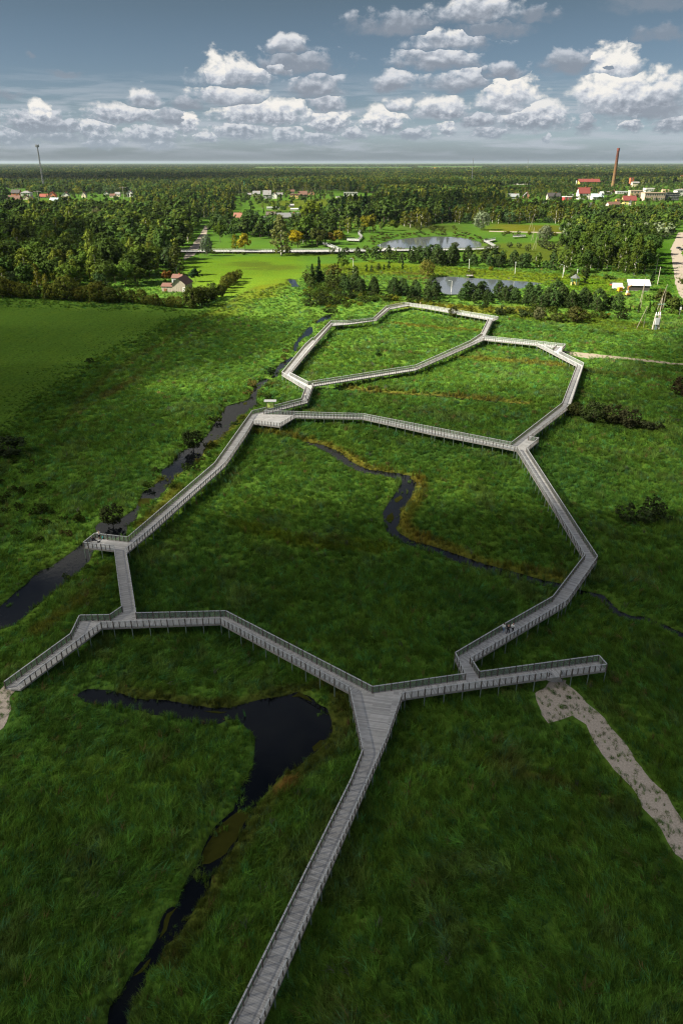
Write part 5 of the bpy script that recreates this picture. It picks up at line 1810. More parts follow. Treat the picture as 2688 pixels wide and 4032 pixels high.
Wt, Cr, Ye, Pe, Gr, Br = (.66, .65, .61), (.60, .53, .38), (.62, .45, .14), (.62, .44, .31), (.34, .34, .33), (.20, .13, .09)
rR, rB, rG, rD, rO, rL = (.16, .040, .035), (.13, .070, .052), (.20, .20, .205), (.065, .060, .060), (.40, .11, .045), (.38, .46, .50)
HOUSES = [
    # left village
    (62, 769, 32, 9, 10, (.48, .15, .06), rD, 'side', 'orange walled house with a black roof, leftmost of the left village', 2, 1),
    (102, 772, 36, 11, 7, Wt, rG, 'hip', 'white two storey house with a grey hip roof in the left village', 4, 2),
    (104, 787, 22, 7, 8, Cr, rB, 'front', 'small cream house below the white hip roofed house in the left village', 2, 1),
    (126, 801, 26, 14, 11, Ye, rG, 'front', 'bright yellow gable house in front of the left village', 2, 2),
    (54, 792, 46, 6, 13, Br, rB, 'side', 'long brown roofed house in the shade of the left village', 2, 1),
    (18, 790, 26, 5, 8, Br, rD, 'side', 'dark low house at the left edge of the left village', 2, 1),
    (172, 780, 30, 5, 9, Cr, (.26, .075, .05), 'side', 'low house with a dull red roof in the left village', 2, 1),
    (206, 778, 26, 8, 11, (.45, .16, .07), rO, 'front', 'house with an orange tiled roof in the left village', 2, 1),
    (215, 794, 36, 5, 8, Wt, rL, 'side', 'low house with a pale metal roof in front of the orange one', 3, 1),
    (258, 778, 28, 9, 9, Wt, rD, 'front', 'white gable house with a black roof in the middle of the left village', 2, 1),
    (252, 792, 24, 6, 9, Wt, rB, 'side', 'white house with a brown roof right of the pale metal roof', 2, 1),
    (331, 778, 18, 9, 9, Cr, rG, 'front', 'narrow cream gable house standing alone in the left village', 1, 2),
    (418, 768, 18, 6, 6, Wt, rD, 'front', 'small white gable house right of the tree in the left village', 1, 1),
    (444, 778, 22, 7, 6, Cr, rB, 'side', 'small house with a brown roof and low walls in the left village', 2, 1),
    (464, 774, 20, 8, 7, Cr, rG, 'side', 'cream house with a grey roof left of the telegraph pole', 2, 1),
    (512, 776, 26, 13, 10, Wt, rG, 'front', 'white gable house at the right end of the left village', 2, 2),
    # centre village
    (980, 774, 20, 7, 5, Cr, rG, 'side', 'cream house at the left end of the centre village', 2, 1),
    (1010, 774, 28, 10, 9, Cr, rG, 'side', 'cream house with a grey roof in the centre village', 3, 1),
    (1012, 789, 22, 6, 3, Wt, rG, 'flat', 'low white garage below the cream house in the centre village', 2, 1),
    (1052, 782, 30, 14, 14, Gr, rG, 'side', 'big grey house in the centre village', 3, 2),
    (1080, 782, 22, 12, 8, Wt, rG, 'front', 'pale gable house right of the big grey house', 1, 2),
    (1100, 777, 24, 9, 7, Cr, rG, 'side', 'pale house with a dark window band in the centre village', 3, 1),
    (1158, 782, 32, 14, 4, Ye, rB, 'flat', 'yellow two storey house with a flat brown roof in the centre village', 3, 2),
    (1150, 764, 18, 9, 6, (.40, .30, .27), rB, 'side', 'pinkish house behind the yellow one in the centre village', 2, 1),
    (1192, 776, 34, 9, 11, Br, rB, 'side', 'dark brown house with a wide roof in the centre village', 2, 1),
    (1226, 768, 26, 8, 9, (.38, .22, .12), rB, 'front', 'brown gable house at the right end of the centre village', 1, 1),
    (1380, 778, 54, 17, 3, Wt, Gr, 'flat', 'white modern two storey house with a flat roof before the dark wood', 5, 2),
    (1330, 779, 14, 4, 2, Wt, Gr, 'flat', 'little white annexe beside the modern white house', 1, 1),
    (940, 882, 36, 22, 16, Wt, (.26, .12, .085), 'side', 'white house with a brown tiled roof among the trees left of centre', 3, 2),
    (1075, 824, 50, 6, 3, Wt, (.70, .72, .74), 'flat', 'long low white greenhouse in the gardens of the centre village', 0, 1),
    (1161, 828, 36, 5, 2, Wt, (.72, .73, .74), 'flat', 'short low white greenhouse in front of the gardens', 0, 1),
    (1147, 815, 20, 6, 4, Gr, (.32, .32, .33), 'side', 'small grey shed behind the short greenhouse', 1, 1),
    (1042, 868, 40, 8, 6, Gr, rG, 'side', 'grey roofed shed behind the silver trees', 2, 1),
    (1066, 852, 36, 6, 9, Br, (.11, .09, .08), 'side', 'brown roofed barn behind the grey shed', 2, 1),
    (1140, 862, 92, 8, 12, Gr, (.16, .165, .175), 'side', 'long dark grey roofed barn behind the tall pale birch', 4, 1),
    (1514, 846, 14, 9, 8, Wt, rB, 'front', 'small white gable house in the dark wood right of centre', 1, 1),
    (1536, 852, 14, 5, 7, Br, rB, 'side', 'small brown roofed cottage beside the small white house', 1, 1),
    (1578, 872, 20, 6, 4, Gr, rL, 'side', 'small shed with a pale roof at the edge of the dark wood', 1, 1),
    (1010, 727, 9, 10, 4, (.55, .22, .07), rR, 'hip', 'far orange building in the woods of the centre', 1, 2),
    (1012, 736, 14, 3, 3, Wt, rG, 'side', 'far white cottage below the orange building', 1, 1),
    (1716, 667, 12, 6, 1, (.75, .45, .04), (.75, .45, .04), 'flat', 'bright yellow barn far out near the horizon', 0, 1),
    (1524, 706, 6, 4, 3, Wt, rG, 'front', 'tiny white house in the far woods right of centre', 0, 1),
    (789, 718, 7, 5, 4, Cr, rB, 'front', 'tiny cream house in the far woods left of centre', 0, 1),
    (726, 706, 9, 4, 3, Wt, rG, 'side', 'tiny white house in the far woods', 0, 1),
    # right town
    (1986, 723, 18, 8, 2, Wt, Gr, 'flat', 'short white building left of the long white hall', 2, 1),
    (2060, 727, 68, 10, 3, Wt, (.42, .44, .47), 'flat', 'long white hall with a grey roof in the far trees', 7, 1),
    (2022, 783, 40, 8, 9, (.30, .32, .32), (.24, .26, .27), 'side', 'grey house with a rounded pale gable left of the brick cottage', 2, 1),
    (2073, 782, 26, 9, 12, (.36, .17, .11), rG, 'front', 'brick gable cottage above the small green pond', 1, 1),
    (2178, 786, 50, 13, 10, (.52, .48, .36), rD, 'side', 'cream house with two dormer gables and a black roof', 4, 1),
    (2237, 790, 38, 13, 2, (.42, .055, .05), Wt, 'flat', 'red ground floor house with white upper terrace', 3, 1),
    (2243, 776, 26, 9, 2, Wt, Gr, 'flat', 'white upper block behind the red house', 2, 1),
    (2296, 785, 42, 22, 18, Wt, (.18, .045, .038), 'side', 'tall white house with a bright red roof in the right town', 2, 2),
    (2350, 786, 42, 10, 10, Wt, rL, 'side', 'white house with a pale blue metal roof in the right town', 3, 1),
    (2385, 768, 40, 6, 6, Wt, (.36, .37, .38), 'side', 'low white house with a grey roof behind the pale blue roof', 3, 1),
    (2327, 754, 18, 9, 6, (.60, .36, .10), rB, 'front', 'ochre cottage behind the tall red roofed house', 1, 1),
    (2318, 729, 76, 13, 8, (.64, .44, .10), (.18, .045, .038), 'side', 'long yellow building with a red roof in the right town', 8, 2),
    (2275, 727, 14, 12, 3, Gr, rL, 'flat', 'grey end block of the long yellow building', 0, 1),
    (2478, 805, 48, 15, 14, (.62, .55, .20), rR, 'side', 'pale yellow house with a dark red roof in front of the right town', 3, 2),
    (2417, 816, 46, 8, 10, (.58, .48, .42), rB, 'side', 'brown roofed house half hidden by trees in front of the right town', 3, 1),
    (2481, 809, 12, 9, 8, Wt, rD, 'front', 'small white gable beside the pale yellow house', 1, 1),
    (2326, 816, 18, 8, 7, Wt, rD, 'side', 'white cottage with a black roof at the lower edge of the right town', 2, 1),
    (2430, 797, 14, 8, 5, (.55, .33, .08), rB, 'side', 'small ochre house left of the pale yellow house', 1, 1),
    (2500, 778, 50, 24, 2, Pe, (.62, .44, .36), 'flat', 'peach coloured block with a flat roof in the right town', 4, 2),
    (2572, 791, 84, 28, 2, (.50, .37, .29), (.42, .30, .24), 'flat', 'long tan two storey block with two rows of windows in the right town', 9, 2),
    (2643, 790, 54, 27, 2, (.035, .045, .05), rD, 'flat', 'dark glass fronted block at the right of the town', 8, 3),
    (2680, 772, 40, 20, 5, Wt, rG, 'hip', 'white two storey house cut by the right edge of the town', 4, 2),
    (2450, 764, 42, 8, 2, Gr, (.36, .38, .41), 'flat', 'low grey hall left of the peach block', 5, 1),
    (2558, 756, 38, 12, 2, Wt, Wt, 'flat', 'white roof storey behind the tan block', 5, 1),
    (2620, 757, 24, 8, 2, (.62, .44, .22), Pe, 'flat', 'orange roof storey right of the white one behind the tan block', 3, 1),
    (2458, 724, 40, 17, 2, Wt, Gr, 'flat', 'white factory hall beside the brick chimney', 5, 2),
    (2483, 732, 14, 28, 2, (.42, .13, .06), rR, 'flat', 'red brick tower block of the factory', 1, 3),
    (2500, 736, 26, 14, 4, Cr, rG, 'side', 'cream factory annexe right of the red brick tower', 4, 2),
    (2535, 722, 40, 4, 4, (.42, .13, .06), (.42, .06, .05), 'side', 'low red roofed shed right of the factory', 3, 1),
    (2412, 758, 14, 4, 5, Br, rR, 'side', 'small red roofed cottage below the brick chimney', 1, 1),
    (2262, 702, 9, 5, 5, Wt, (.5, .1, .12), 'front', 'far white cottage with a red gable above the long yellow building', 0, 1),
    (2273, 709, 12, 5, 3, Wt, Wt, 'hip', 'far white house right below the red gabled cottage', 1, 1),
    (2316, 700, 8, 5, 3, Wt, rG, 'front', 'far tiny white house left of the brick chimney', 0, 1),
    (2345, 710, 16, 6, 4, Cr, rG, 'side', 'far cream house left of the brick chimney', 2, 1),
    (2374, 702, 8, 6, 5, Cr, rD, 'front', 'far cream gable house close to the brick chimney', 0, 1),
    (2391, 700, 10, 6, 6, Wt, rL, 'front', 'far white gable house right beside the brick chimney', 0, 1),
    (2522, 694, 8, 4, 4, Wt, rG, 'front', 'far tiny white house right of the factory', 0, 1),
    (2588, 698, 10, 4, 4, Wt, rG, 'side', 'far white house on the plain behind the tan block', 0, 1),
    (2658, 696, 14, 4, 5, Wt, rB, 'side', 'far white house near the right edge', 0, 1),
    (2683, 714, 14, 14, 6, (.6, .55, .5), rO, 'side', 'far white house with an orange end wall at the right edge', 2, 2),
    (2270, 654, 7, 3, 1, Wt, Wt, 'flat', 'tiny white barn near the horizon, left one of two', 0, 1),
    (2305, 656, 26, 3, 1, Wt, Wt, 'flat', 'long white barn near the horizon', 0, 1),
    (2583, 905, 60, 5, 10, (.36, .30, .22), (.40, .30, .22), 'side', 'house with a tan tiled roof in the right wood', 3, 1),
    (2558, 955, 30, 5, 4, (.30, .16, .10), (.26, .12, .07), 'side', 'low brown shed in the right wood', 2, 1),
]
for (u, vb, w_, h_, r_, wl, rf, ty, lab, nw, st) in HOUSES:
    big = w_ > 30
    house(u, vb, w_, h_, r_, wl, rf, ty, lab, nw, st, rz=random.uniform(-.12, .12), depth=.8 if w_ < 50 else .4,
          name='shed' if ('shed' in lab or 'greenhouse' in lab or 'barn' in lab) else 'house',
          cat='greenhouse' if 'greenhouse' in lab else 'shed' if ('shed' in lab or 'barn' in lab) else 'house',
          chimney=w_ > 17 and 'greenhouse' not in lab)

# the old barn, close enough to show its boards
def plank_wall():
    m, t = nt('old_boards')
    t = T(t)
    tc = t.n('ShaderNodeTexCoord').outputs['Object']
    st = t.v('MULTIPLY', tc, (4.0, 4.0, .25))
    f = t.noise(st, 1.2, 5.0, .7)
    c = t.ramp(f, [(.3, (.17, .15, .125)), (.5, (.42, .37, .31)), (.75, (.58, .52, .44))])
    t.out(t.n('ShaderNodeBsdfDiffuse', None, Color=c))
    return m


BOARD = plank_wall()
MATS['wall_1_1_1'] = BOARD
RUST = (.165, .085, .068)
p = G(706, 1152)
m1 = 1 / ppm(p)
barn = empty('barn', (p.x, p.y, 0), -.10)
tag(barn, 'weathered grey board barn with a rust red roof behind the field hedge', 'barn')
W_, H_, R_, D_ = 52 * m1, 33 * m1, 21 * m1, 95 * m1
mb = MB()
mb.box((0, D_ / 2, H_ / 2 - .4), (W_, D_, H_ + .8))
for s in (0, 1):
    mb.face([(-W_ / 2, s * D_, H_), (W_ / 2, s * D_, H_), (0, s * D_, H_ + R_)])
mb.build('wall', BOARD, barn)
mb = MB()
for s in (-1, 1):
    mb.face([(s * (W_ / 2 + .8), -.5, H_ - .5), (s * (W_ / 2 + .8), D_ + .5, H_ - .5), (0, D_ + .5, H_ + R_ + .15), (0, -.5, H_ + R_ + .15)][::s])
    mb.face([(s * (W_ / 2 + .8), -.5, H_ - .65), (s * (W_ / 2 + .8), D_ + .5, H_ - .65), (0, D_ + .5, H_ + R_), (0, -.5, H_ + R_)][::-s])
mb.build('roof', roof_m(RUST), barn)
mb = MB()
mb.box((W_ * .40, -.06, 1.4), (1.5, .12, 2.8))
mb.build('door', WHITE, barn)
mb = MB()
mb.box((-W_ / 2 - 22 * m1, D_ * .2, 11 * m1), (44 * m1, D_ * .35, 22 * m1))
wing = mb.build('wall', BOARD, barn)
mb = MB()
for s in (-1, 1):
    y0 = D_ * .2
    mb.face([(-W_ / 2 - 48 * m1, y0 + s * D_ * .20, 22 * m1), (-W_ / 2 + .2, y0 + s * D_ * .20, 22 * m1), (-W_ / 2 + .2, y0, 34 * m1), (-W_ / 2 - 44 * m1, y0, 34 * m1)][::-s])
mb.build('roof', roof_m(RUST), barn)
mb = MB()
mb.box((-W_ / 2 - 30 * m1, D_ * .2 - D_ * .175 - .05, 8 * m1), (1.6, .12, 1.8))
mb.build('door', pbr('brown_door', (.25, .11, .06), .8), barn)
house(700, 1118, 40, 22, 11, (.40, .44, .47), RUST, 'side', 'pale blue grey house with a red roof just behind the old barn', 2, 1, rz=-.2)

# the white shed, gazebo, jetty
p = G(2512, 1145)
m1 = 1 / ppm(p)
sh = empty('shed', (p.x, p.y, 0), -.14)
tag(sh, 'long low shed with a bright white sheet roof near the right dirt road', 'shed')
L_ = 80 * m1
mb = MB()
mb.box((0, 2, 1.5), (L_, 4.4, 3.0))
mb.build('wall', pbr('dark_boards', (.06, .055, .05), .9), sh)
mb = MB()
mb.face([(-L_ / 2 - .4, -.7, 2.9), (L_ / 2 + .4, -.7, 2.9), (L_ / 2 + .4, 5.0, 5.4), (-L_ / 2 - .4, 5.0, 5.4)])
mb.face([(-L_ / 2 - .4, -.7, 2.75), (L_ / 2 + .4, -.7, 2.75), (L_ / 2 + .4, 5.0, 5.25), (-L_ / 2 - .4, 5.0, 5.25)][::-1])
mb.face([(-L_ / 2 - .4, -.7, 2.75), (L_ / 2 + .4, -.7, 2.75), (L_ / 2 + .4, -.7, 2.9), (-L_ / 2 - .4, -.7, 2.9)])
mb.build('roof', pbr('white_sheet', (.58, .60, .64), .4, .06), sh)
mb = MB()
mb.box((0, 2, -.2), (L_ * 1.02, 5, .6))
mb.build('base', pbr('concrete', (.3, .3, .28), .9), sh)

p = G(2260, 1124)
m1 = 1 / ppm(p)
gz_ = empty('gazebo', (p.x, p.y, 0))
tag(gz_, 'small hexagonal gazebo with a dark grey roof and yellow parapet on the lawn', 'gazebo')
R_ = 19 * m1
mb = MB()
n6 = [(R_ * .82 * math.cos(a), R_ * .82 * math.sin(a)) for a in [i * math.pi / 3 + math.pi / 6 for i in range(6)]]
for i in range(6):
    a, b = n6[i], n6[(i + 1) % 6]
    if i != 3:
        mb.bar((a[0], a[1], .9), (b[0], b[1], .9), .12, 1.8)
mb.build('parapet', pbr('gazebo_yellow', (.60, .48, .12), .7), gz_)
for q in n6:
    mb = MB()
    mb.bar((q[0], q[1], 0), (q[0], q[1], 4.3), .22)
    mb.build('post', pbr('gazebo_green', (.10, .24, .22), .6), gz_)
mb = MB()
rr = [(R_ * 1.08 * math.cos(a), R_ * 1.08 * math.sin(a), 4.2) for a in [i * math.pi / 3 + math.pi / 6 for i in range(6)]]
for i in range(6):
    mb.face([rr[i], rr[(i + 1) % 6], (0, 0, 6.4)])
mb.face(rr[::-1])
mb.build('roof', pbr('gazebo_roof', (.11, .12, .12), .8, .2), gz_)

p = G(1850, 1093)
jt = empty('jetty', (p.x, p.y, 0))
tag(jt, 'little wooden jetty standing in the lower pond', 'jetty')
mb = MB()
mb.box((0, 2, 1.0), (3.6, 4.5, .2))
mb.build('deck', FASC, jt)
for sx in (-1, 1):
    for y in (.2, 3.9):
        mb = MB()
        mb.tube((sx * 1.6, y, -1), (sx * 1.6, y, 2.0), .14)
        mb.build('post', POSTM, jt)

# brick chimney
p = G(2409, 748)
zt = zat(583, p.y)
mm = 1 / ppm(p)
ch = empty('brick_chimney', (p.x, p.y, 0))
tag(ch, 'tall tapering brick factory chimney standing above the right town', 'chimney')


def brick_tall():
    m, t = nt('chimney_brick')
    t = T(t)
    pos = t.n('ShaderNodeTexCoord').outputs['Object']
    z = t.n('ShaderNodeSeparateXYZ', None, Vector=pos).outputs[2]
    f = t.noise(pos, .5, 4.0, .7)
    k = t.m('ADD', t.m('DIVIDE', z, zt), t.m('MULTIPLY', t.m('SUBTRACT', f, .5), .2))
    c = t.ramp(k, [(.15, (.19, .125, .06)), (.55, (.145, .082, .042)), (.75, (.105, .045, .032)), (1, (.08, .032, .026))])
    c = t.mix(f, t.mix(1.0, c, (.72, .72, .72), 'MULTIPLY'), t.mix(1.0, c, (1.2, 1.2, 1.2), 'MULTIPLY'))
    t.out(t.n('ShaderNodeBsdfDiffuse', None, Color=c))
    return m


BT = brick_tall()
mb = MB()
mb.tube((0, 0, -1), (0, 0, zt), 7.6 * mm, 4.3 * mm, 20)
mb.build('shaft', BT, ch, smoothf=False)
mb = MB()
for f in (.10, .22, .36, .50, .64, .78, .90):
    r_ = (7.6 - 3.3 * f) * mm + .2
    mb.tube((0, 0, zt * f), (0, 0, zt * f + 1.2), r_, r_, 20)
mb.build('band', pbr('rust_iron', (.12, .07, .05), .8), ch)
mb = MB()
mb.tube((0, 0, zt - 6), (0, 0, zt), 5.2 * mm, 5.5 * mm, 20)
mb.build('cap', pbr('chimney_cap', (.16, .05, .04), .9, .3), ch)

# lattice masts
STEEL = pbr('mast_steel', (.17, .18, .19), .5, .1)


def mast(u, vb, vt, wpx, label, col=None, head=True, name='radio_mast', cat='mast', Y=None):
    p = G(u, vb)
    H = zat(vt, p.y)
    w0 = wpx / ppm(p)
    root = empty(name, (p.x, p.y, 0))
    tag(root, label, cat)
    mt = col or STEEL
    w1 = w0 * .45
    n = 14
    mb = MB()
    br = MB()
    for k in range(3):
        a = k * 2.094
        mb.bar((w0 * math.cos(a), w0 * math.sin(a), 0), (w1 * math.cos(a), w1 * math.sin(a), H), w0 * .34)
        b = a + 2.094
        for i in range(n):
            f0, f1 = i / n, (i + 1) / n
            r0, r1 = w0 + (w1 - w0) * f0, w0 + (w1 - w0) * f1
            br.bar((r0 * math.cos(a), r0 * math.sin(a), H * f0), (r1 * math.cos(b), r1 * math.sin(b), H * f1), w0 * .18)
    mb.build('mast_leg', mt, root)
    br.build('bracing', mt, root)
    if head:
        mb = MB()
        mb.tube((0, 0, H * .985), (0, 0, H * 1.01), w0 * 2.1, w0 * 2.1, 10)
        mb.build('platform', mt, root)
        mb = MB()
        for k in range(5):
            a = k * 1.2566
            mb.bar((w0 * 1.9 * math.cos(a), w0 * 1.9 * math.sin(a), H * .97), (w0 * 1.9 * math.cos(a), w0 * 1.9 * math.sin(a), H * 1.03), w0 * .5)
        mb.build('antenna', mt, root)
    return root


mast(176, 752, 574, 3.4, 'tall lattice radio mast with a platform on top, above the left woods')
mast(964, 760, 712, 2.6, 'slim green lattice tower in the trees left of the centre village', pbr('mast_green', (.05, .22, .12), .6), False)
mast(1855, 724, 622, 1.4, 'thin grey mast rising over the far woods right of centre', None, False)
mast(2074, 668, 625, 1.2, 'faint thin mast on the horizon at the right', None, False)

# poles
PW = pbr('pole_grey_wood', (.30, .26, .21), .9, .3)
CON = pbr('pole_concrete', (.52, .48, .42), .9, .15)


def street_lamp(u, vb, vt, label, col=WHITE, arm=True):
    p = G(u, vb)
    H = zat(vt, p.y)
    r = empty('street_lamp', (p.x, p.y, 0))
    tag(r, label, 'lamp post', 'white lamp posts around the ponds' if col is WHITE else None)
    mb = MB()
    mb.tube((0, 0, -.3), (0, 0, H), .17, .12, 7)
    mb.build('pole', col, r)
    mb = MB()
    if arm:
        mb.bar((0, 0, H), (-1.3, 0, H + .25), .14)
        mb.box((-1.5, 0, H + .25), (1.0, .36, .2))
    else:
        mb.tube((0, 0, H), (0, 0, H + .7), .25, .32, 8)
    mb.build('lamp_head', pbr('lamp_head', (.55, .62, .62), .4), r)


for u, vb, vt, lab in ((1390, 1085, 1019, 'white lamp post left of the lower pond, near the thin green tree'), (1844, 1070, 1025, 'white lamp post behind the little jetty'),
                       (2025, 1082, 1036, 'white lamp post on the lawn in front of the dark pine row'), (2213, 1096, 1044, 'white lamp post left of the gazebo'),
                       (1776, 1148, 1106, 'white lamp post in the gap of the pine belt before the lower pond'), (2271, 1078, 1064, 'small far lamp post behind the gazebo')):
    street_lamp(u, vb, vt, lab, WHITE, lab.find('gap') > 0 or lab.find('left') > 0)
street_lamp(172, 1110, 1056, 'grey street lamp standing among the left hedge trees', pbr('lamp_grey', (.40, .43, .46), .5))
street_lamp(1495, 979, 965, 'tiny lamp on the far boardwalk by the upper pond', WHITE, False)


def utility_pole(u, vb, ut, vt, label, leg=None, cross=0.0, mat=PW, th=.20):
    """straight pole, optionally with a leaning stay leg whose foot is at pixel leg"""
    p = G(u, vb)
    H = zat(vt, p.y)
    r = empty('utility_pole', (p.x, p.y, 0))
    tag(r, label, 'utility pole')
    mb = MB()
    mb.tube((0, 0, -.5), (0, 0, H), th * .55, th * .38, 7)
    mb.build('pole', mat, r)
    if leg:
        q = G(*leg)
        mb = MB()
        mb.tube((q.x - p.x, q.y - p.y, -.3), (0.05, 0, H * .97), th * .55, th * .4, 7)
        mb.build('stay_leg', mat, r)
    if cross:
        mb = MB()
        mb.bar((-cross, -.2, H * .93), (cross, -.2, H * .93), .22)
        c = mb.build('crossarm', mat, r)
        mb = MB()
        for s in (-1, 0, 1):
            mb.tube((s * cross * .9, -.2, H * .93), (s * cross * .9, -.2, H * .93 + .7), .12, .08, 6)
        mb.build('insulator', WHITE, c)
    return r


utility_pole(2531, 1292, 2529, 1204, 'leaning A shaped utility pole standing in the sunlit rough grass', (2503, 1294))
utility_pole(2518, 1222, 2526, 1092, 'tall leaning A shaped utility pole in front of the white shed roof', (2508, 1228))
utility_pole(2606, 1224, 2606, 1118, 'upright pole with a leaning stay between shed and road', (2582, 1226))
utility_pole(2578, 1080, 2589, 1002, 'pale single pole beside the right wood, the farther one', None, 0, CON, .34)
utility_pole(2586, 1122, 2592, 1051, 'pale single pole beside the right wood, the nearer one', None, 0, CON, .34)
utility_pole(2107, 982, 2102, 930, 'A shaped utility pole in the meadow right of the upper pond, nearest of three', (2094, 984))
utility_pole(2097, 945, 2096, 893, 'A shaped utility pole in the meadow right of the upper pond, middle of three', (2090, 947))
utility_pole(2092, 905, 2089, 853, 'A shaped utility pole in the meadow right of the upper pond, farthest of three', (2080, 907))
utility_pole(797, 1013, 785, 958, 'dark A shaped pole beside the left dirt road', (781, 1016), 0, pbr('pole_dark', (.07, .06, .05), .9))
utility_pole(827, 906, 825, 866, 'pole at the far end of the left dirt road')
utility_pole(490, 790, 487, 734, 'pale utility pole with a crossarm behind the left wood', None, 6.5, CON, .5)
utility_pole(162, 840, 161, 748, 'tall utility pole in front of the left village', None, 5, CON, .4)
utility_pole(134, 832, 134, 806, 'short white pole in the field before the left village', None, 0, WHITE, .4)
utility_pole(1425, 832, 1425, 796, 'thin pale pole before the dark wood right of centre', None, 0, CON, .5)

# transformer on two concrete legs
p = G(2578, 1300)
m1 = 1 / ppm(p)
tf = empty('transformer_pole', (p.x, p.y, 0))
tag(tf, 'pole transformer on two concrete legs with a grey cabinet in the rough grass', 'transformer')
H = zat(1242, p.y)
for s in (-1, 1):
    mb = MB()
    mb.bar((s * 13 * m1, 0, -.3), (s * 9 * m1, 0, H), .42)
    mb.build('leg', CON, tf)
mb = MB()
mb.box((0, 0, H * .60), (15 * m1, 1.2, H * .42))
mb.build('cabinet', pbr('cabinet_grey', (.48, .51, .54), .5, .08), tf)
mb = MB()
mb.box((0, 0, H * .22), (9 * m1, .5, H * .40))
mb.build('conduit', pbr('conduit_green', (.16, .22, .22), .6), tf)
mb = MB()
for z in (H * .84, H * 1.0):
    mb.bar((-13 * m1, -.1, z), (13 * m1, -.1, z), .2)
mb.build('crossarm', STEEL, tf)
mb = MB()
for s in (-1, 0, 1):
    mb.tube((s * 8 * m1, 0, H), (s * 8 * m1, 0, H + 1.4), .3, .14, 7)
mb.build('insulator', WHITE, tf)
Hp = zat(1200, p.y)
mb = MB()
mb.tube((1.2, 1.5, -.3), (1.2, 1.5, Hp + 2.5), .28, .2, 7)
mb.build('pole', PW, tf)
mb = MB()
mb.bar((-14 * m1 + 1.2, 1.4, Hp), (14 * m1 + 1.2, 1.4, Hp), .22)
mb.build('crossarm', pbr('arm_green', (.30, .48, .40), .5), tf)


def car(u, vb, rz, col, label, L=4.4, Hc=1.5, name='parked_car', cat='car', van=False):
    p = G(u, vb)
    r = empty(name, (p.x, p.y, 0), rz)
    tag(r, label, cat)
    w = 1.8
    mb = MB()
    prof = [(-L / 2, .35), (L / 2, .35), (L / 2, .75), (L * .28, .92), (-L / 2, .95)] if not van else [(-L / 2, .35), (L / 2, .35), (L / 2, 1.1), (L * .36, 1.9), (L * .3, Hc), (-L / 2, Hc)]
    k = len(prof)
    a = [(x, -w / 2, z) for x, z in prof]
    b = [(x, w / 2, z) for x, z in prof]
    mb.face(a)
    mb.face(b[::-1])
    for i in range(k):
        j = (i + 1) % k
        mb.face([a[j], a[i], b[i], b[j]])
    mb.build('body', pbr('paint_%d_%d_%d' % tuple(int(c * 99) for c in col), col, .25, .04, 1, 0, .6), r)
    if not van:
        mb = MB()
        prof = [(-L * .46, .93), (L * .24, .90), (L * .08, Hc), (-L * .36, Hc)]
        a = [(x, -w * .42, z) for x, z in prof]
        b = [(x, w * .42, z) for x, z in prof]
        mb.face(a)
        mb.face(b[::-1])
        for i in range(4):
            j = (i + 1) % 4
            mb.face([a[j], a[i], b[i], b[j]])
        mb.build('cabin', GLASS, r)
    for sx in (-.3, .3):
        for sy in (-1, 1):
            mb = MB()
            mb.tube((sx * L, sy * w * .5 - .1, .33), (sx * L, sy * w * .5 + .1, .33), .33, .33, 12)
            mb.build('wheel', pbr('tyre', (.02, .02, .02), .9), r)
    return r


car(2670, 979, .5, (.02, .03, .05), 'dark blue car parked beside the right dirt road, the left one', 4.6)
car(2682, 986, .5, (.03, .03, .03), 'black car parked beside the right dirt road at the picture edge', 4.6)
car(2551, 988, .2, (.75, .76, .78), 'white van parked behind the right wood', 5.2, 2.3, 'parked_van', 'van', True)
car(822, 905, .2, (.03, .04, .06), 'dark car at the far end of the left dirt road', 4.6)
car(2409, 1124, .9, (.50, .06, .03), 'red car on the lawn beside the white camper', 4.6, 1.6)
car(612, 984, .1, (.74, .76, .78), 'white van half hidden in the left wood', 5.6, 2.4, 'parked_van', 'van', True)
car(2431, 1138, -.15, (.78, .78, .77), 'white camper van on the lawn left of the white roofed shed', 6.4, 3.2, 'camper_van', 'van', True)

# orange trailer and a small orange digger on the lawn
p = G(2437, 1150)
tr_ = empty('trailer', (p.x, p.y, 0), .3)
tag(tr_, 'orange box trailer on the lawn in front of the white camper', 'trailer')
mb = MB()
mb.box((0, 0, 1.5), (2.4, 1.8, 1.9))
mb.build('body', pbr('trailer_orange', (.75, .30, .02), .5), tr_)
mb = MB()
mb.bar((0, -.9, .6), (0, -2.4, .5), .14)
mb.build('drawbar', STEEL, tr_)
for s in (-1, 1):
    mb = MB()
    mb.tube((s * 1.3 - .1, 0, .4), (s * 1.3 + .1, 0, .4), .4, .4, 12)
    mb.build('wheel', pbr('tyre', (.02, .02, .02)), tr_)
p = G(2468, 1166)
dg = empty('digger', (p.x, p.y, 0), .2)
tag(dg, 'small orange digger with a raised arm on the lawn left of the shed', 'digger')
DO = pbr('digger_orange', (.70, .34, .10), .5)
mb = MB()
mb.box((0, 0, 1.1), (2.0, 1.8, .9))
mb.build('body', DO, dg)
mb = MB()
mb.box((-.3, 0, 2.1), (1.1, 1.2, 1.3))
mb.build('cabin', WHITE, dg)
mb = MB()
mb.bar((.6, 0, 1.4), (-.6, -.2, 4.6), .35)
mb.bar((-.6, -.2, 4.6), (1.2, -.4, 5.6), .3)
mb.build('arm', DO, dg)
for s in (-1, 1):
    mb = MB()
    mb.box((0, s * .8, .35), (2.4, .4, .7))
    mb.build('track', pbr('tyre', (.02, .02, .02)), dg)
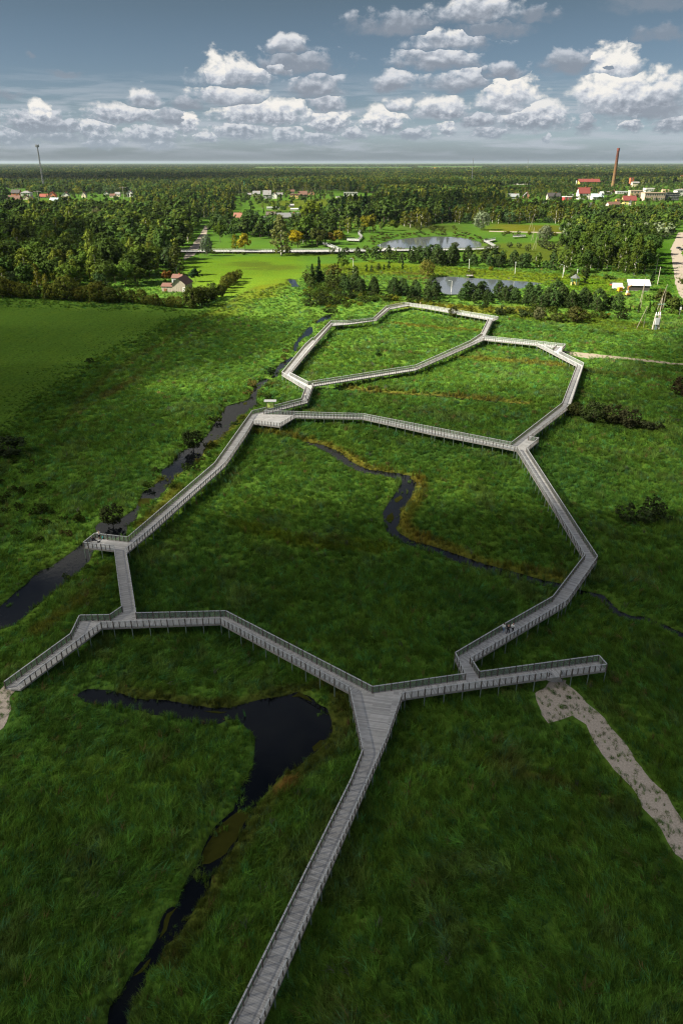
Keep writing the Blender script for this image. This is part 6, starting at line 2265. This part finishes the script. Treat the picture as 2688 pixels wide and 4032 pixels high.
# small marker sign by the road
p = G(2672, 1243)
sg = empty('road_sign', (p.x, p.y, 0))
tag(sg, 'small white road sign on a post beside the right dirt road', 'sign')
mb = MB()
mb.tube((0, 0, -.2), (0, 0, 4.6), .09, .09, 6)
mb.build('post', STEEL, sg)
mb = MB()
mb.box((0, -.12, 3.3), (.8, .06, 1.3))
mb.build('panel', WHITE, sg)
# ------------------------------------------------------------------ people
def skin_obj(name, verts, edges, radii, mat, parent, root=0, sub=1):
    me = bpy.data.meshes.new(name)
    bm = bmesh.new()
    L = bm.verts.layers.skin.verify()
    vs = [bm.verts.new(v) for v in verts]
    for a, b in edges:
        bm.edges.new((vs[a], vs[b]))
    for i, v in enumerate(vs):
        r = radii[i]
        v[L].radius = r if isinstance(r, tuple) else (r, r)
        v[L].use_root = (i == root)
    bm.to_mesh(me)
    bm.free()
    me.materials.append(mat)
    o = link(name, me, parent)
    o.modifiers.new('skin', 'SKIN').use_smooth_shade = True
    s = o.modifiers.new('subsurf', 'SUBSURF')
    s.levels = sub
    s.render_levels = sub
    return o


SKIN = pbr('skin', (.50, .30, .22), .6, .06)


def person(loc, heading, pose, shirt, trousers, shoes, hair, label, scale=1.0, long_hair=False, short_legs=False, sleeves=True):
    """heading: direction the body faces (radians, 0 = +x)"""
    root = empty('person', loc, heading - math.pi / 2)
    root.scale = (scale,) * 3
    tag(root, label, 'person')
    J = {'pelvis': (0, 0, .95), 'spine': (0, .01, 1.12), 'chest': (0, .02, 1.34), 'neck': (0, .01, 1.48), 'head0': (0, .03, 1.56), 'head1': (0, .035, 1.66),
         'shL': (-.19, .01, 1.42), 'shR': (.19, .01, 1.42)}
    if pose == 'walk':
        J.update(hipL=(-.09, 0, .90), kneeL=(-.10, .16, .50), ankL=(-.10, .20, .08), toeL=(-.10, .36, .04),
                 hipR=(.09, 0, .90), kneeR=(.10, .02, .50), ankR=(.10, -.28, .12), toeR=(.10, -.14, .03),
                 elL=(-.26, -.10, 1.16), wrL=(-.25, -.04, .93), elR=(.26, .02, 1.15), wrR=(.24, .20, .97))
    elif pose == 'carry':
        J.update(hipL=(-.09, 0, .90), kneeL=(-.10, .02, .50), ankL=(-.10, -.22, .12), toeL=(-.10, -.08, .03),
                 hipR=(.09, 0, .90), kneeR=(.10, .15, .50), ankR=(.10, .18, .08), toeR=(.10, .34, .04),
                 elL=(-.25, .06, 1.14), wrL=(-.12, .28, 1.10), elR=(.25, .06, 1.14), wrR=(.12, .28, 1.08))
    elif pose == 'lean':
        J.update(hipL=(-.10, 0, .90), kneeL=(-.13, .06, .50), ankL=(-.16, -.03, .08), toeL=(-.18, .13, .04),
                 hipR=(.10, 0, .90), kneeR=(.12, .02, .50), ankR=(.13, -.06, .08), toeR=(.15, .10, .04),
                 chest=(0, .14, 1.32), neck=(0, .18, 1.45), head0=(0, .22, 1.53), head1=(0, .24, 1.63), shL=(-.19, .15, 1.40), shR=(.19, .15, 1.40),
                 elL=(-.34, .30, 1.22), wrL=(-.26, .48, 1.14), elR=(.30, .34, 1.24), wrR=(.16, .50, 1.18))
    else:   # sitting on the boards
        d = -.78
        J = {k: (x, y, z + d) for k, (x, y, z) in J.items()}
        J.update(hipL=(-.10, .04, .14), kneeL=(-.14, .36, .46), ankL=(-.12, .58, .08), toeL=(-.12, .74, .04),
                 hipR=(.10, .04, .14), kneeR=(.14, .40, .44), ankR=(.12, .60, .08), toeR=(.12, .76, .04),
                 elL=(-.27, .10, .38), wrL=(-.14, .34, .42), elR=(.27, .10, .38), wrR=(.14, .34, .42))
    R = {'pelvis': .125, 'spine': .115, 'chest': .135, 'neck': .055, 'head0': (.078, .088), 'head1': (.082, .095), 'shL': .062, 'shR': .062,
         'hipL': .088, 'hipR': .088, 'kneeL': .058, 'kneeR': .058, 'ankL': .038, 'ankR': .038, 'toeL': .032, 'toeR': .032,
         'elL': .042, 'elR': .042, 'wrL': .028, 'wrR': .028}
    E = [('pelvis', 'spine'), ('spine', 'chest'), ('chest', 'neck'), ('neck', 'head0'), ('head0', 'head1'), ('chest', 'shL'), ('chest', 'shR'), ('shL', 'elL'), ('elL', 'wrL'),
         ('shR', 'elR'), ('elR', 'wrR'), ('pelvis', 'hipL'), ('pelvis', 'hipR'), ('hipL', 'kneeL'), ('kneeL', 'ankL'), ('ankL', 'toeL'), ('hipR', 'kneeR'), ('kneeR', 'ankR'), ('ankR', 'toeR')]
    names = ['pelvis'] + [k for k in J if k != 'pelvis']
    V = [Vector(J[k]) for k in names]
    rad = [R[k] for k in names]
    ed = [(names.index(a), names.index(b)) for a, b in E]
    # hands: a palm, four unequal bent fingers and a thumb off the side of the palm
    for s, S_ in (('L', -1), ('R', 1)):
        w_, e_ = Vector(J['wr' + s]), Vector(J['el' + s])
        d = (w_ - e_).normalized()
        side = d.cross(Vector((0, 0, 1)))
        side = side.normalized() if side.length > .05 else Vector((0, 1, 0))
        dn = d.cross(side)
        V.append(w_ + d * .06)
        rad.append((.034, .018))
        pi = len(V) - 1
        ed.append((names.index('wr' + s), pi))
        for f, ln in zip((-.027, -.009, .009, .027), (.060, .072, .078, .066)):
            V.append(w_ + d * .095 + side * f)
            rad.append(.009)
            ed.append((pi, len(V) - 1))
            V.append(w_ + d * (.095 + ln * .75) + side * f + dn * ln * .35)
            rad.append(.0075)
            ed.append((len(V) - 2, len(V) - 1))
        V.append(w_ + d * .05 + side * (-.05))
        rad.append(.010)
        ed.append((pi, len(V) - 1))
        V.append(w_ + d * .085 + side * (-.062) + dn * .015)
        rad.append(.0085)
        ed.append((len(V) - 2, len(V) - 1))
    # nose, ears
    h = Vector(J['head1'])
    for q, r in ((h + Vector((0, .115, -.045)), .016), (h + Vector((-.095, .0, -.04)), .016), (h + Vector((.095, .0, -.04)), .016)):
        V.append(q)
        rad.append(r)
        ed.append((names.index('head1'), len(V) - 1))
    skin_obj('body', V, ed, rad, SKIN, root)

    def sub(keys, edges, grow_, name, mat, scale_=1.0):
        v = [J[k] for k in keys]
        r = [(R[k] if not isinstance(R[k], tuple) else R[k][0]) + grow_ for k in keys]
        return skin_obj(name, v, [(keys.index(a), keys.index(b)) for a, b in edges], r, mat, root)
    top = ['spine', 'pelvis', 'chest', 'shL', 'shR', 'elL', 'elR'] + (['wrL', 'wrR'] if sleeves else [])
    te = [('pelvis', 'spine'), ('spine', 'chest'), ('chest', 'shL'), ('chest', 'shR'), ('shL', 'elL'), ('shR', 'elR')] + ([('elL', 'wrL'), ('elR', 'wrR')] if sleeves else [])
    sub(top, te, .022, 'jacket', shirt)
    leg = ['pelvis', 'hipL', 'hipR', 'kneeL', 'kneeR'] + ([] if short_legs else ['ankL', 'ankR'])
    le = [('pelvis', 'hipL'), ('pelvis', 'hipR'), ('hipL', 'kneeL'), ('hipR', 'kneeR')] + ([] if short_legs else [('kneeL', 'ankL'), ('kneeR', 'ankR')])
    sub(leg, le, .016, 'trousers', trousers)
    for s in 'LR':
        skin_obj('shoe', [J['ank' + s], J['toe' + s]], [(0, 1)], [.052, .046], shoes, root)
    hv = [h + Vector((0, -.02, .035)), h + Vector((0, -.055, -.03))]
    hr = [.092, .088]
    if long_hair:
        hv.append(h + Vector((0, -.09, -.20)))
        hr.append(.085)
    skin_obj('hair', hv, [(i, i + 1) for i in range(len(hv) - 1)], hr, hair, root)
    return root


def cloth(n, c):
    return pbr('cloth_' + n, c, .9, .12, 4)


cW, cB, cJ = cloth('white', (.75, .75, .73)), cloth('black', (.018, .018, .020)), cloth('jeans', (.20, .30, .42))
hD, hBl, hBr = cloth('hair_dark', (.03, .022, .018)), cloth('hair_blond', (.52, .42, .26)), cloth('hair_brown', (.13, .06, .035))
DZ = RZ - RH
a_, b_ = G(1791, 2568, RZ), G(2175, 2346, RZ)
hd = math.atan2(b_.y - a_.y, b_.x - a_.x)
person(G(1980, 2491, DZ), hd, 'walk', cW, cJ, cW, hD, 'person with long dark hair in white jacket and pale jeans, leftmost of the three walkers', 1.0, True)
person(G(1997, 2497, DZ), hd + .15, 'carry', cB, cB, cW, hBr, 'person dressed in black with white shoes carrying an orange bundle, middle of the three walkers', 1.02)
w3 = person(G(2015, 2492, DZ), hd, 'walk', cW, cB, cB, hBl, 'fair haired person in black trousers with white backpack, rightmost of the three walkers', 1.0)


def blob(name, parts, mat, label=None, cat=None, parent=None, loc=None):
    """rounded soft object from boxes smoothed by subdivision"""
    mb = MB()
    for c, d in parts:
        mb.box(c, d)
    o = mb.build(name, mat, parent, loc, True)
    s = o.modifiers.new('subsurf', 'SUBSURF')
    s.levels = s.render_levels = 2
    if label:
        tag(o, label, cat)
    return o


ca, sa = math.cos(hd), math.sin(hd)
q = G(2015, 2492, DZ)
bp = empty('backpack', (q.x - .22 * ca, q.y - .22 * sa, DZ + 1.0), hd - math.pi / 2)
tag(bp, 'white backpack with dark pattern worn by the fair haired walker', 'backpack')
blob('bag', [((0, 0, .22), (.40, .24, .56))], cW, parent=bp)
blob('pocket', [((0, -.13, .14), (.26, .10, .26))], cloth('grey', (.30, .30, .32)), parent=bp)
q = G(1997, 2497, DZ)
blob('bundle', [((0, 0, 0), (.34, .20, .24)), ((.10, .02, -.10), (.12, .12, .30))], cloth('orange', (.80, .34, .05)), 'orange bundle of cloth in the hands of the walker in black', 'bundle', None,
     (q.x + .36 * math.cos(hd + .15), q.y + .36 * math.sin(hd + .15), DZ + 1.10))
person(G(394, 2123, DZ), 2.0, 'lean', cW, cB, cB, hBr, 'person in white shirt and dark shorts leaning on the viewing platform railing', 1.0, False, True)
person(G(365, 2129, DZ), 0.0, 'sit', cB, cB, cB, hD, 'person in black sitting on the viewing platform against the left railing', 1.0)
q = G(407, 2123, DZ)
rk = empty('rucksack', q, .4)
tag(rk, 'teal rucksack standing on the viewing platform beside the leaning person', 'rucksack')
blob('bag', [((0, 0, .34), (.42, .34, .78))], cloth('teal', (.05, .36, .38)), parent=rk)
blob('pocket', [((0, -.2, .2), (.3, .14, .34))], cB, parent=rk)
q = G(390, 2136, DZ)
bg_ = empty('bag', q, .2)
tag(bg_, 'black bag with a white top lying on the viewing platform boards', 'bag')
blob('body', [((0, 0, .16), (.75, .38, .34))], cB, parent=bg_)
blob('flap', [((0, .02, .33), (.46, .24, .08))], cW, parent=bg_)
person(G(1203, 1569.5, DZ), -1.75, 'walk', cW, cloth('slate', (.10, .12, .15)), cB, hBr, 'lone walker in white top and dark trousers on the boardwalk bend above the information board', 1.0)
person(G(1654, 1203, DZ), -.6, 'walk', cloth('cream', (.72, .62, .48)), cloth('cream2', (.62, .52, .40)), cB, hD, 'distant person in cream clothes on the farthest stretch of the boardwalk', 1.05)
person(G(1896, 1325, DZ), 1.9, 'walk', cW, cB, cB, hD, 'distant person in white top at the upper boardwalk fork', 1.0)
# ------------------------------------------------------------------ sun, sky, clouds, haze
SUN_EL, SUN_B = math.radians(37), math.radians(14)
S = Vector((-math.cos(SUN_EL) * math.cos(SUN_B), -math.cos(SUN_EL) * math.sin(SUN_B), math.sin(SUN_EL)))
sd_ = bpy.data.lights.new('sun', 'SUN')
sd_.energy = 5.0
sd_.angle = math.radians(.53)
sd_.color = (1.0, .92, .74)
so = bpy.data.objects.new('sun', sd_)
ROOT.objects.link(so)
so.rotation_euler = S.to_track_quat('Z', 'Y').to_euler()
so.location = (-400, -100, 300)


def angles(u, v):
    """azimuth and elevation (degrees) of a photo pixel"""
    a, b = (u - CX) / FPX, (v - CY) / FPX
    d = Vector((a, cp - b * sp, -(sp + b * cp))).normalized()
    return math.degrees(math.atan2(d.x, d.y)), math.degrees(math.asin(d.z))


# the cloud field: left, right, top, base (photo pixels -> degrees), tone, share of the height that is grey base
CLOUDS = [
    (785, 1095, 226, 342, .92, .4), (800, 925, 222, 335, 1.08, .25), (1050, 1235, 140, 212, .80, .45), (985, 1360, 195, 290, .62, .6),
    (1020, 1200, 222, 295, .92, .4), (755, 1075, 338, 412, .9, .45), (500, 650, 362, 422, .86, .45), (660, 820, 386, 430, .62, .6),
    (335, 660, 418, 478, .86, .5), (118, 210, 405, 480, 1.05, .3), (20, 300, 442, 528, .70, .6), (305, 465, 465, 560, .82, .5),
    (835, 1235, 388, 484, .98, .42), (690, 790, 446, 520, .95, .4), (1215, 1360, 364, 440, .86, .5), (1120, 1360, 286, 380, .72, .55),
    (1205, 1380, 432, 520, .92, .45), (85, 132, 204, 224, .36, .9), (205, 322, 280, 304, .38, .9), (-20, 85, 356, 388, .36, .9),
    (1690, 2040, -25, 92, .84, .5), (2000, 2195, 36, 95, .50, .8), (1370, 1720, 46, 140, .58, .65), (1595, 1945, 112, 198, .88, .5),
    (1765, 2110, 78, 146, .48, .8), (1530, 1880, 188, 274, .78, .5), (1465, 1620, 278, 364, .78, .5), (1680, 1945, 268, 360, .80, .5),
    (1885, 2075, 244, 310, .70, .6), (1860, 2100, 300, 446, 1.0, .35), (1960, 2098, 278, 420, 1.08, .25), (2125, 2345, 196, 292, .62, .6), (2265, 2440, 255, 420, 1.12, .2),
    (2290, 2535, 185, 300, 1.12, .25), (2330, 2460, 216, 288, .46, .9), (2280, 2720, 285, 468, .96, .5), (2420, 2720, 300, 440, .90, .5),
    (2400, 2720, 355, 470, .56, .8), (1508, 1640, 384, 440, .92, .4), (1625, 1865, 386, 468, .90, .45), (1425, 1590, 430, 520, .92, .4), (1720, 1798, 480, 530, .88, .4),
    (1930, 2255, 412, 510, .86, .45), (1800, 1960, 446, 500, .7, .5), (2260, 2345, 440, 520, .7, .5), (2440, 2530, 462, 515, .84, .45), (2560, 2720, 450, 520, .74, .5),
    (2360, 2760, -40, 58, .30, .9), (2490, 2720, 100, 170, .36, .9),
    (-30, 150, 500, 575, .66, .5), (120, 330, 505, 560, .62, .55), (320, 480, 530, 585, .72, .45), (470, 720, 505, 560, .74, .5), (560, 700, 540, 590, .68, .45),
    (760, 860, 520, 560, .82, .4), (850, 1060, 480, 545, .78, .45), (1060, 1200, 500, 560, .76, .45), (1190, 1330, 515, 570, .72, .45), (1340, 1440, 500, 545, .76, .45),
    (1560, 1700, 510, 545, .7, .5), (1850, 2000, 500, 540, .7, .5), (2130, 2160, 530, 560, .7, .4), (600, 760, 430, 490, .66, .55), (210, 330, 470, 520, .68, .5),
]


def build_world():
    w = bpy.data.worlds.new('World')
    scene.world = w
    w.use_nodes = True
    w.node_tree.nodes.clear()
    t = T(w.node_tree)
    d = t.n('ShaderNodeTexCoord').outputs['Generated']
    sx = t.n('ShaderNodeSeparateXYZ', None, Vector=d)
    az = t.m('MULTIPLY', t.m('ARCTAN2', sx.outputs[0], sx.outputs[1]), 180 / math.pi)
    el = t.m('MULTIPLY', t.m('ARCSINE', sx.outputs[2]), 180 / math.pi)
    sky = t.n('ShaderNodeTexSky', {'sky_type': 'NISHITA', 'sun_disc': False, 'sun_elevation': SUN_EL, 'sun_rotation': math.atan2(S.x, S.y),
                                   'air_density': 1.0, 'dust_density': .6, 'ozone_density': 1.5, 'altitude': 60}).outputs[0]
    dim = t.ramp(t.m('DIVIDE', el, 24.0, clamp=True), [(0, (.33, .42, .64)), (.06, (.45, .54, .75)), (.14, (.36, .41, .52)), (.42, (.305, .312, .302)), (1, (.24, .25, .25))])
    skyc = t.mix(1.0, sky, dim, 'MULTIPLY')
    skyc = t.v('SCALE', skyc)
    skyc.node.inputs['Scale'].default_value = .053
    # the air darkens towards the left of the view, away from the bright cloud bank
    p = t.n('ShaderNodeCombineXYZ', None, X=az, Y=el, Z=0.0).outputs[0]
    low = t.maprange(el, 1.6, 4.6, 1.0, 0.0, 'SMOOTHSTEP')
    st = t.v('MULTIPLY', p, (1.0, 1.45, 1))

    def nz(off):
        q = t.v('ADD', st, off) if off else st
        a = t.noise(q, .62, 7.0, .60, .15)
        b = t.noise(q, 1.9, 6.0, .60, .1)
        nd = t.n('ShaderNodeMix', None, _0=low, _2=a, _3=b)
        return nd.outputs[0]
    n0 = nz(None)
    n1 = nz((-.22, .40, 0))
    wv = t.noise(st, 1.1, 3.0, .5, 0, 1)
    warp = t.v('MULTIPLY', t.v('SUBTRACT', wv, (.5, .5, .5)), (1.3, .55, 0))
    pw = t.v('ADD', p, t.v('MULTIPLY', warp, t.n('ShaderNodeCombineXYZ', None, X=t.maprange(el, 1, 6, .7, 1.3), Y=t.maprange(el, 1, 6, .6, 1.2)).outputs[0]))

    # thin hazy layers low over the horizon
    ly = t.noise(t.v('MULTIPLY', p, (.16, 1.5, 1)), 1.0, 5.0, .6, .3)
    lya = t.m('MULTIPLY', t.maprange(ly, .42, .62, 0, .75, 'SMOOTHSTEP'), t.m('MULTIPLY', t.maprange(el, .2, 1.0), t.maprange(el, 3.2, 5.5, 1.0, 0.0)))
    lowc = t.mix(lya, skyc, (.172, .190, .212))

    def belt(clouds):
        F, TN, YY = None, None, None
        for (l, r, tp, bs, tone, gr) in clouds:
            a0, e0 = angles(l, bs)
            a1, _ = angles(r, bs)
            _, e1 = angles((l + r) / 2, tp)
            hw, hh = (a1 - a0) / 2, e1 - e0
            c = ((a0 + a1) / 2, e0 + .22 * hh)
            s = (1 / (hw * 1.24), 1 / (hh * 1.02))
            q = t.v('MULTIPLY_ADD', pw, (s[0], s[1], 0), (-c[0] * s[0], -c[1] * s[1], 0))
            qa = t.v('MAXIMUM', q, t.v('MULTIPLY', q, (-1, -2.5, 0)))
            f = t.m('SUBTRACT', 1.0, t.v('LENGTH', qa))
            y = t.m('ADD', t.v('DOT_PRODUCT', q, (0, 1, 0)), .22 - gr * .55)
            if F is None:
                F, TN, YY = f, tone, y
            else:
                g = t.m('GREATER_THAN', f, F)
                F = t.m('MAXIMUM', f, F)
                TN = t.n('ShaderNodeMix', None, _0=g, _2=TN, _3=tone).outputs[0]
                YY = t.n('ShaderNodeMix', None, _0=g, _2=YY, _3=y).outputs[0]
        tone, yy = TN, YY
        den = t.m('ADD', F, t.m('ADD', t.m('MULTIPLY', t.m('SUBTRACT', n0, .5), 1.85), t.maprange(el, 1.0, 5.5, .20, .03)))
        # crisp heads, soft bases
        soft = t.maprange(yy, -.2, .5, .95, .40)
        al = t.maprange(den, 0.02, soft, 0, 1, 'SMOOTHSTEP')
        emb = t.m('MULTIPLY', t.m('SUBTRACT', n0, n1), 2.2)
        lit = t.m('ADD', t.m('ADD', t.m('MULTIPLY', yy, .95), .30), emb)
        thick = t.m('MULTIPLY', t.maprange(den, .2, 1.2), -.10)
        lit = t.m('ADD', t.m('ADD', lit, thick), t.m('MULTIPLY', t.m('SUBTRACT', tone, .82), .85))
        lit = t.m('MULTIPLY', t.maprange(lit, 0, 1, 0, 1, 'SMOOTHSTEP'), t.maprange(tone, .3, .95, .25, 1.0))
        cc = t.ramp(lit, [(0, (.095, .108, .128)), (.35, (.150, .164, .186)), (.7, (.235, .245, .262)), (1, (.335, .324, .304))])
        # distant clouds pale into the haze
        far = t.maprange(el, .3, 2.6, .60, 0.0)
        cc = t.mix(far, cc, (.135, .165, .190))
        al2 = t.m('MULTIPLY', al, t.maprange(el, .15, 1.3, .15, .97))
        al2 = t.m('MULTIPLY', al2, t.maprange(tone, .28, .7, .55, 1.0))
        return t.n('ShaderNodeBackground', None, Color=t.mix(al2, lowc, cc), Strength=1.0)
    # elsewhere: broken cloud
    dn = t.noise(t.v('DIVIDE', d, t.m('ADD', sx.outputs[2], .25)), 1.7, 5.0, .6)
    gen = t.mix(t.maprange(dn, .40, .58, 0, .9, 'SMOOTHSTEP'), skyc, t.mix(t.m('MULTIPLY', t.maprange(el, 14, 45), t.maprange(sx.outputs[1], .35, -.15)), (.080, .092, .115), (.40, .40, .40)))
    inb = t.m('MULTIPLY', t.m('LESS_THAN', el, 13.0), t.m('LESS_THAN', t.m('ABSOLUTE', az), 33.0))
    b0 = t.n('ShaderNodeBackground', None, Color=gen, Strength=1.0)
    edges = [-33, -18, -9, -2.5, 4, 11, 17.5, 33]
    b1 = None
    for e0, e1 in zip(edges[:-1], edges[1:]):
        sub = []
        for c in CLOUDS:
            m_ = max(1.2, .25 * (angles(c[1], 300)[0] - angles(c[0], 300)[0]))
            if angles(c[0], 300)[0] - m_ < e1 and angles(c[1], 300)[0] + m_ > e0:
                sub.append(c)
        bb = belt(sub)
        b1 = bb if b1 is None else t.n('ShaderNodeMixShader', None, _0=t.m('GREATER_THAN', az, e0), _1=b1, _2=bb)
    mx = t.n('ShaderNodeMixShader', None, _0=inb, _1=b0, _2=b1)
    t.n('ShaderNodeOutputWorld', None, Surface=mx)
    w.cycles.sampling_method = 'MANUAL'
    w.cycles.sample_map_resolution = 512


build_world()

# unseen clouds placed above and beside the marsh, outside the picture, to shade it
from mathutils import noise as mnoise


def cloud_volume(col):
    m, t = nt('cloud_vapour')
    t = T(t)
    return m, t


CLOUD_MATS = {}


def cloud(gx, gy, rx, ry, alt, tau, rz=None, at_sun=True, seed=0):
    """a cloud whose shadow falls on the ellipse (gx, gy, rx, ry) of the ground"""
    rz = rz or min(70, .33 * min(rx, ry) + 12)
    k = alt / S.z if at_sun else 0
    c = Vector((gx + S.x * k, gy + S.y * k, alt if at_sun else alt))
    bm = bmesh.new()
    bmesh.ops.create_icosphere(bm, subdivisions=4, radius=1)
    for v in bm.verts:
        d = v.co.normalized()
        q = Vector((d.x * rx, d.y * ry, d.z * rz)) / 60 + Vector((seed * 7.3, gx * .01, gy * .01))
        nn = mnoise.noise(q * .8) * .5 + mnoise.noise(q * 1.9) * .28 + mnoise.noise(q * 4.1) * .14
        sc = 1.0 + .55 * nn
        z = d.z * rz * (1.0 + .8 * nn)
        if z < 0:
            z *= .45
        v.co = Vector((d.x * rx * sc, d.y * ry * sc, z))
    me = bpy.data.meshes.new('cloud')
    bm.to_mesh(me)
    bm.free()
    den = tau / (1.45 * rz / S.z)
    m, t = nt('cloud_vapour')
    t = T(t)
    v = t.n('ShaderNodeVolumePrincipled', None, Color=(.82, .84, .88, 1), Density=den, Anisotropy=.3)
    t.out(None, v)
    me.materials.append(m)
    o = link('cloud', me, None, c)
    tag(o, kind='stuff', label='unseen grey cloud placed above the picture to shade the marsh')
    return o


HAZE_D = 1.8e-5
SHADE = [  # ground ellipse gx, gy, rx, ry, altitude, optical depth
    (25, 10, 225, 125, 330, 3.2),
    (10, 150, 150, 72, 400, 1.0),
    (-155, 285, 98, 125, 420, 1.9),
    (-118, 165, 58, 95, 400, 1.5),  # added to darken the left edge of the marsh
    (128, 125, 52, 80, 400, 1.5),  # added to darken the right edge
    (178, 225, 92, 95, 420, 2.6),
    (-300, 560, 125, 170, 520, 2.0),
    (150, 1180, 200, 220, 700, 1.2),
    (-900, 2900, 600, 500, 1000, 2.0),
    (-1100, 3600, 1300, 900, 1000, 2.0),
    (250, 2050, 420, 300, 800, 1.0),
    (1200, 3600, 900, 800, 1000, 1.6),
]
for i, q in enumerate(SHADE):
    cloud(*q, seed=i)
cloud(10, -190, 330, 170, 240, 2.0, rz=34, at_sun=False, seed=31)  # added low cloud overhead, blocks sky light to darken the nearest ground

me = bpy.data.meshes.new('haze')
bm = bmesh.new()
bmesh.ops.create_cube(bm, size=1)
for v in bm.verts:
    v.co = Vector((v.co.x * 130000, v.co.y * 130000, -3 if v.co.z < 0 else 116))
bm.to_mesh(me)
bm.free()
m, t = nt('haze_air')
t = T(t)
t.out(None, t.n('ShaderNodeVolumePrincipled', None, Color=(.62, .74, .90, 1), Density=HAZE_D, Anisotropy=.2))
me.materials.append(m)
tag(link('haze', me), kind='stuff', label='thin bluish haze over the whole plain')

vs = scene.view_settings
scene.display_settings.display_device = 'sRGB'
vs.view_transform = 'Standard'
vs.look = 'None'
vs.exposure = 1.5
vs.gamma = 1
scene.cycles.use_denoising = True
scene.cycles.denoising_prefilter = 'NONE'
scene.cycles.filter_width = 1.2
scene.cycles.max_bounces = 5
scene.cycles.diffuse_bounces = 2
scene.cycles.glossy_bounces = 2
scene.cycles.transmission_bounces = 2
scene.cycles.transparent_max_bounces = 24
scene.cycles.volume_bounces = 0
scene.cycles.sample_clamp_indirect = 4
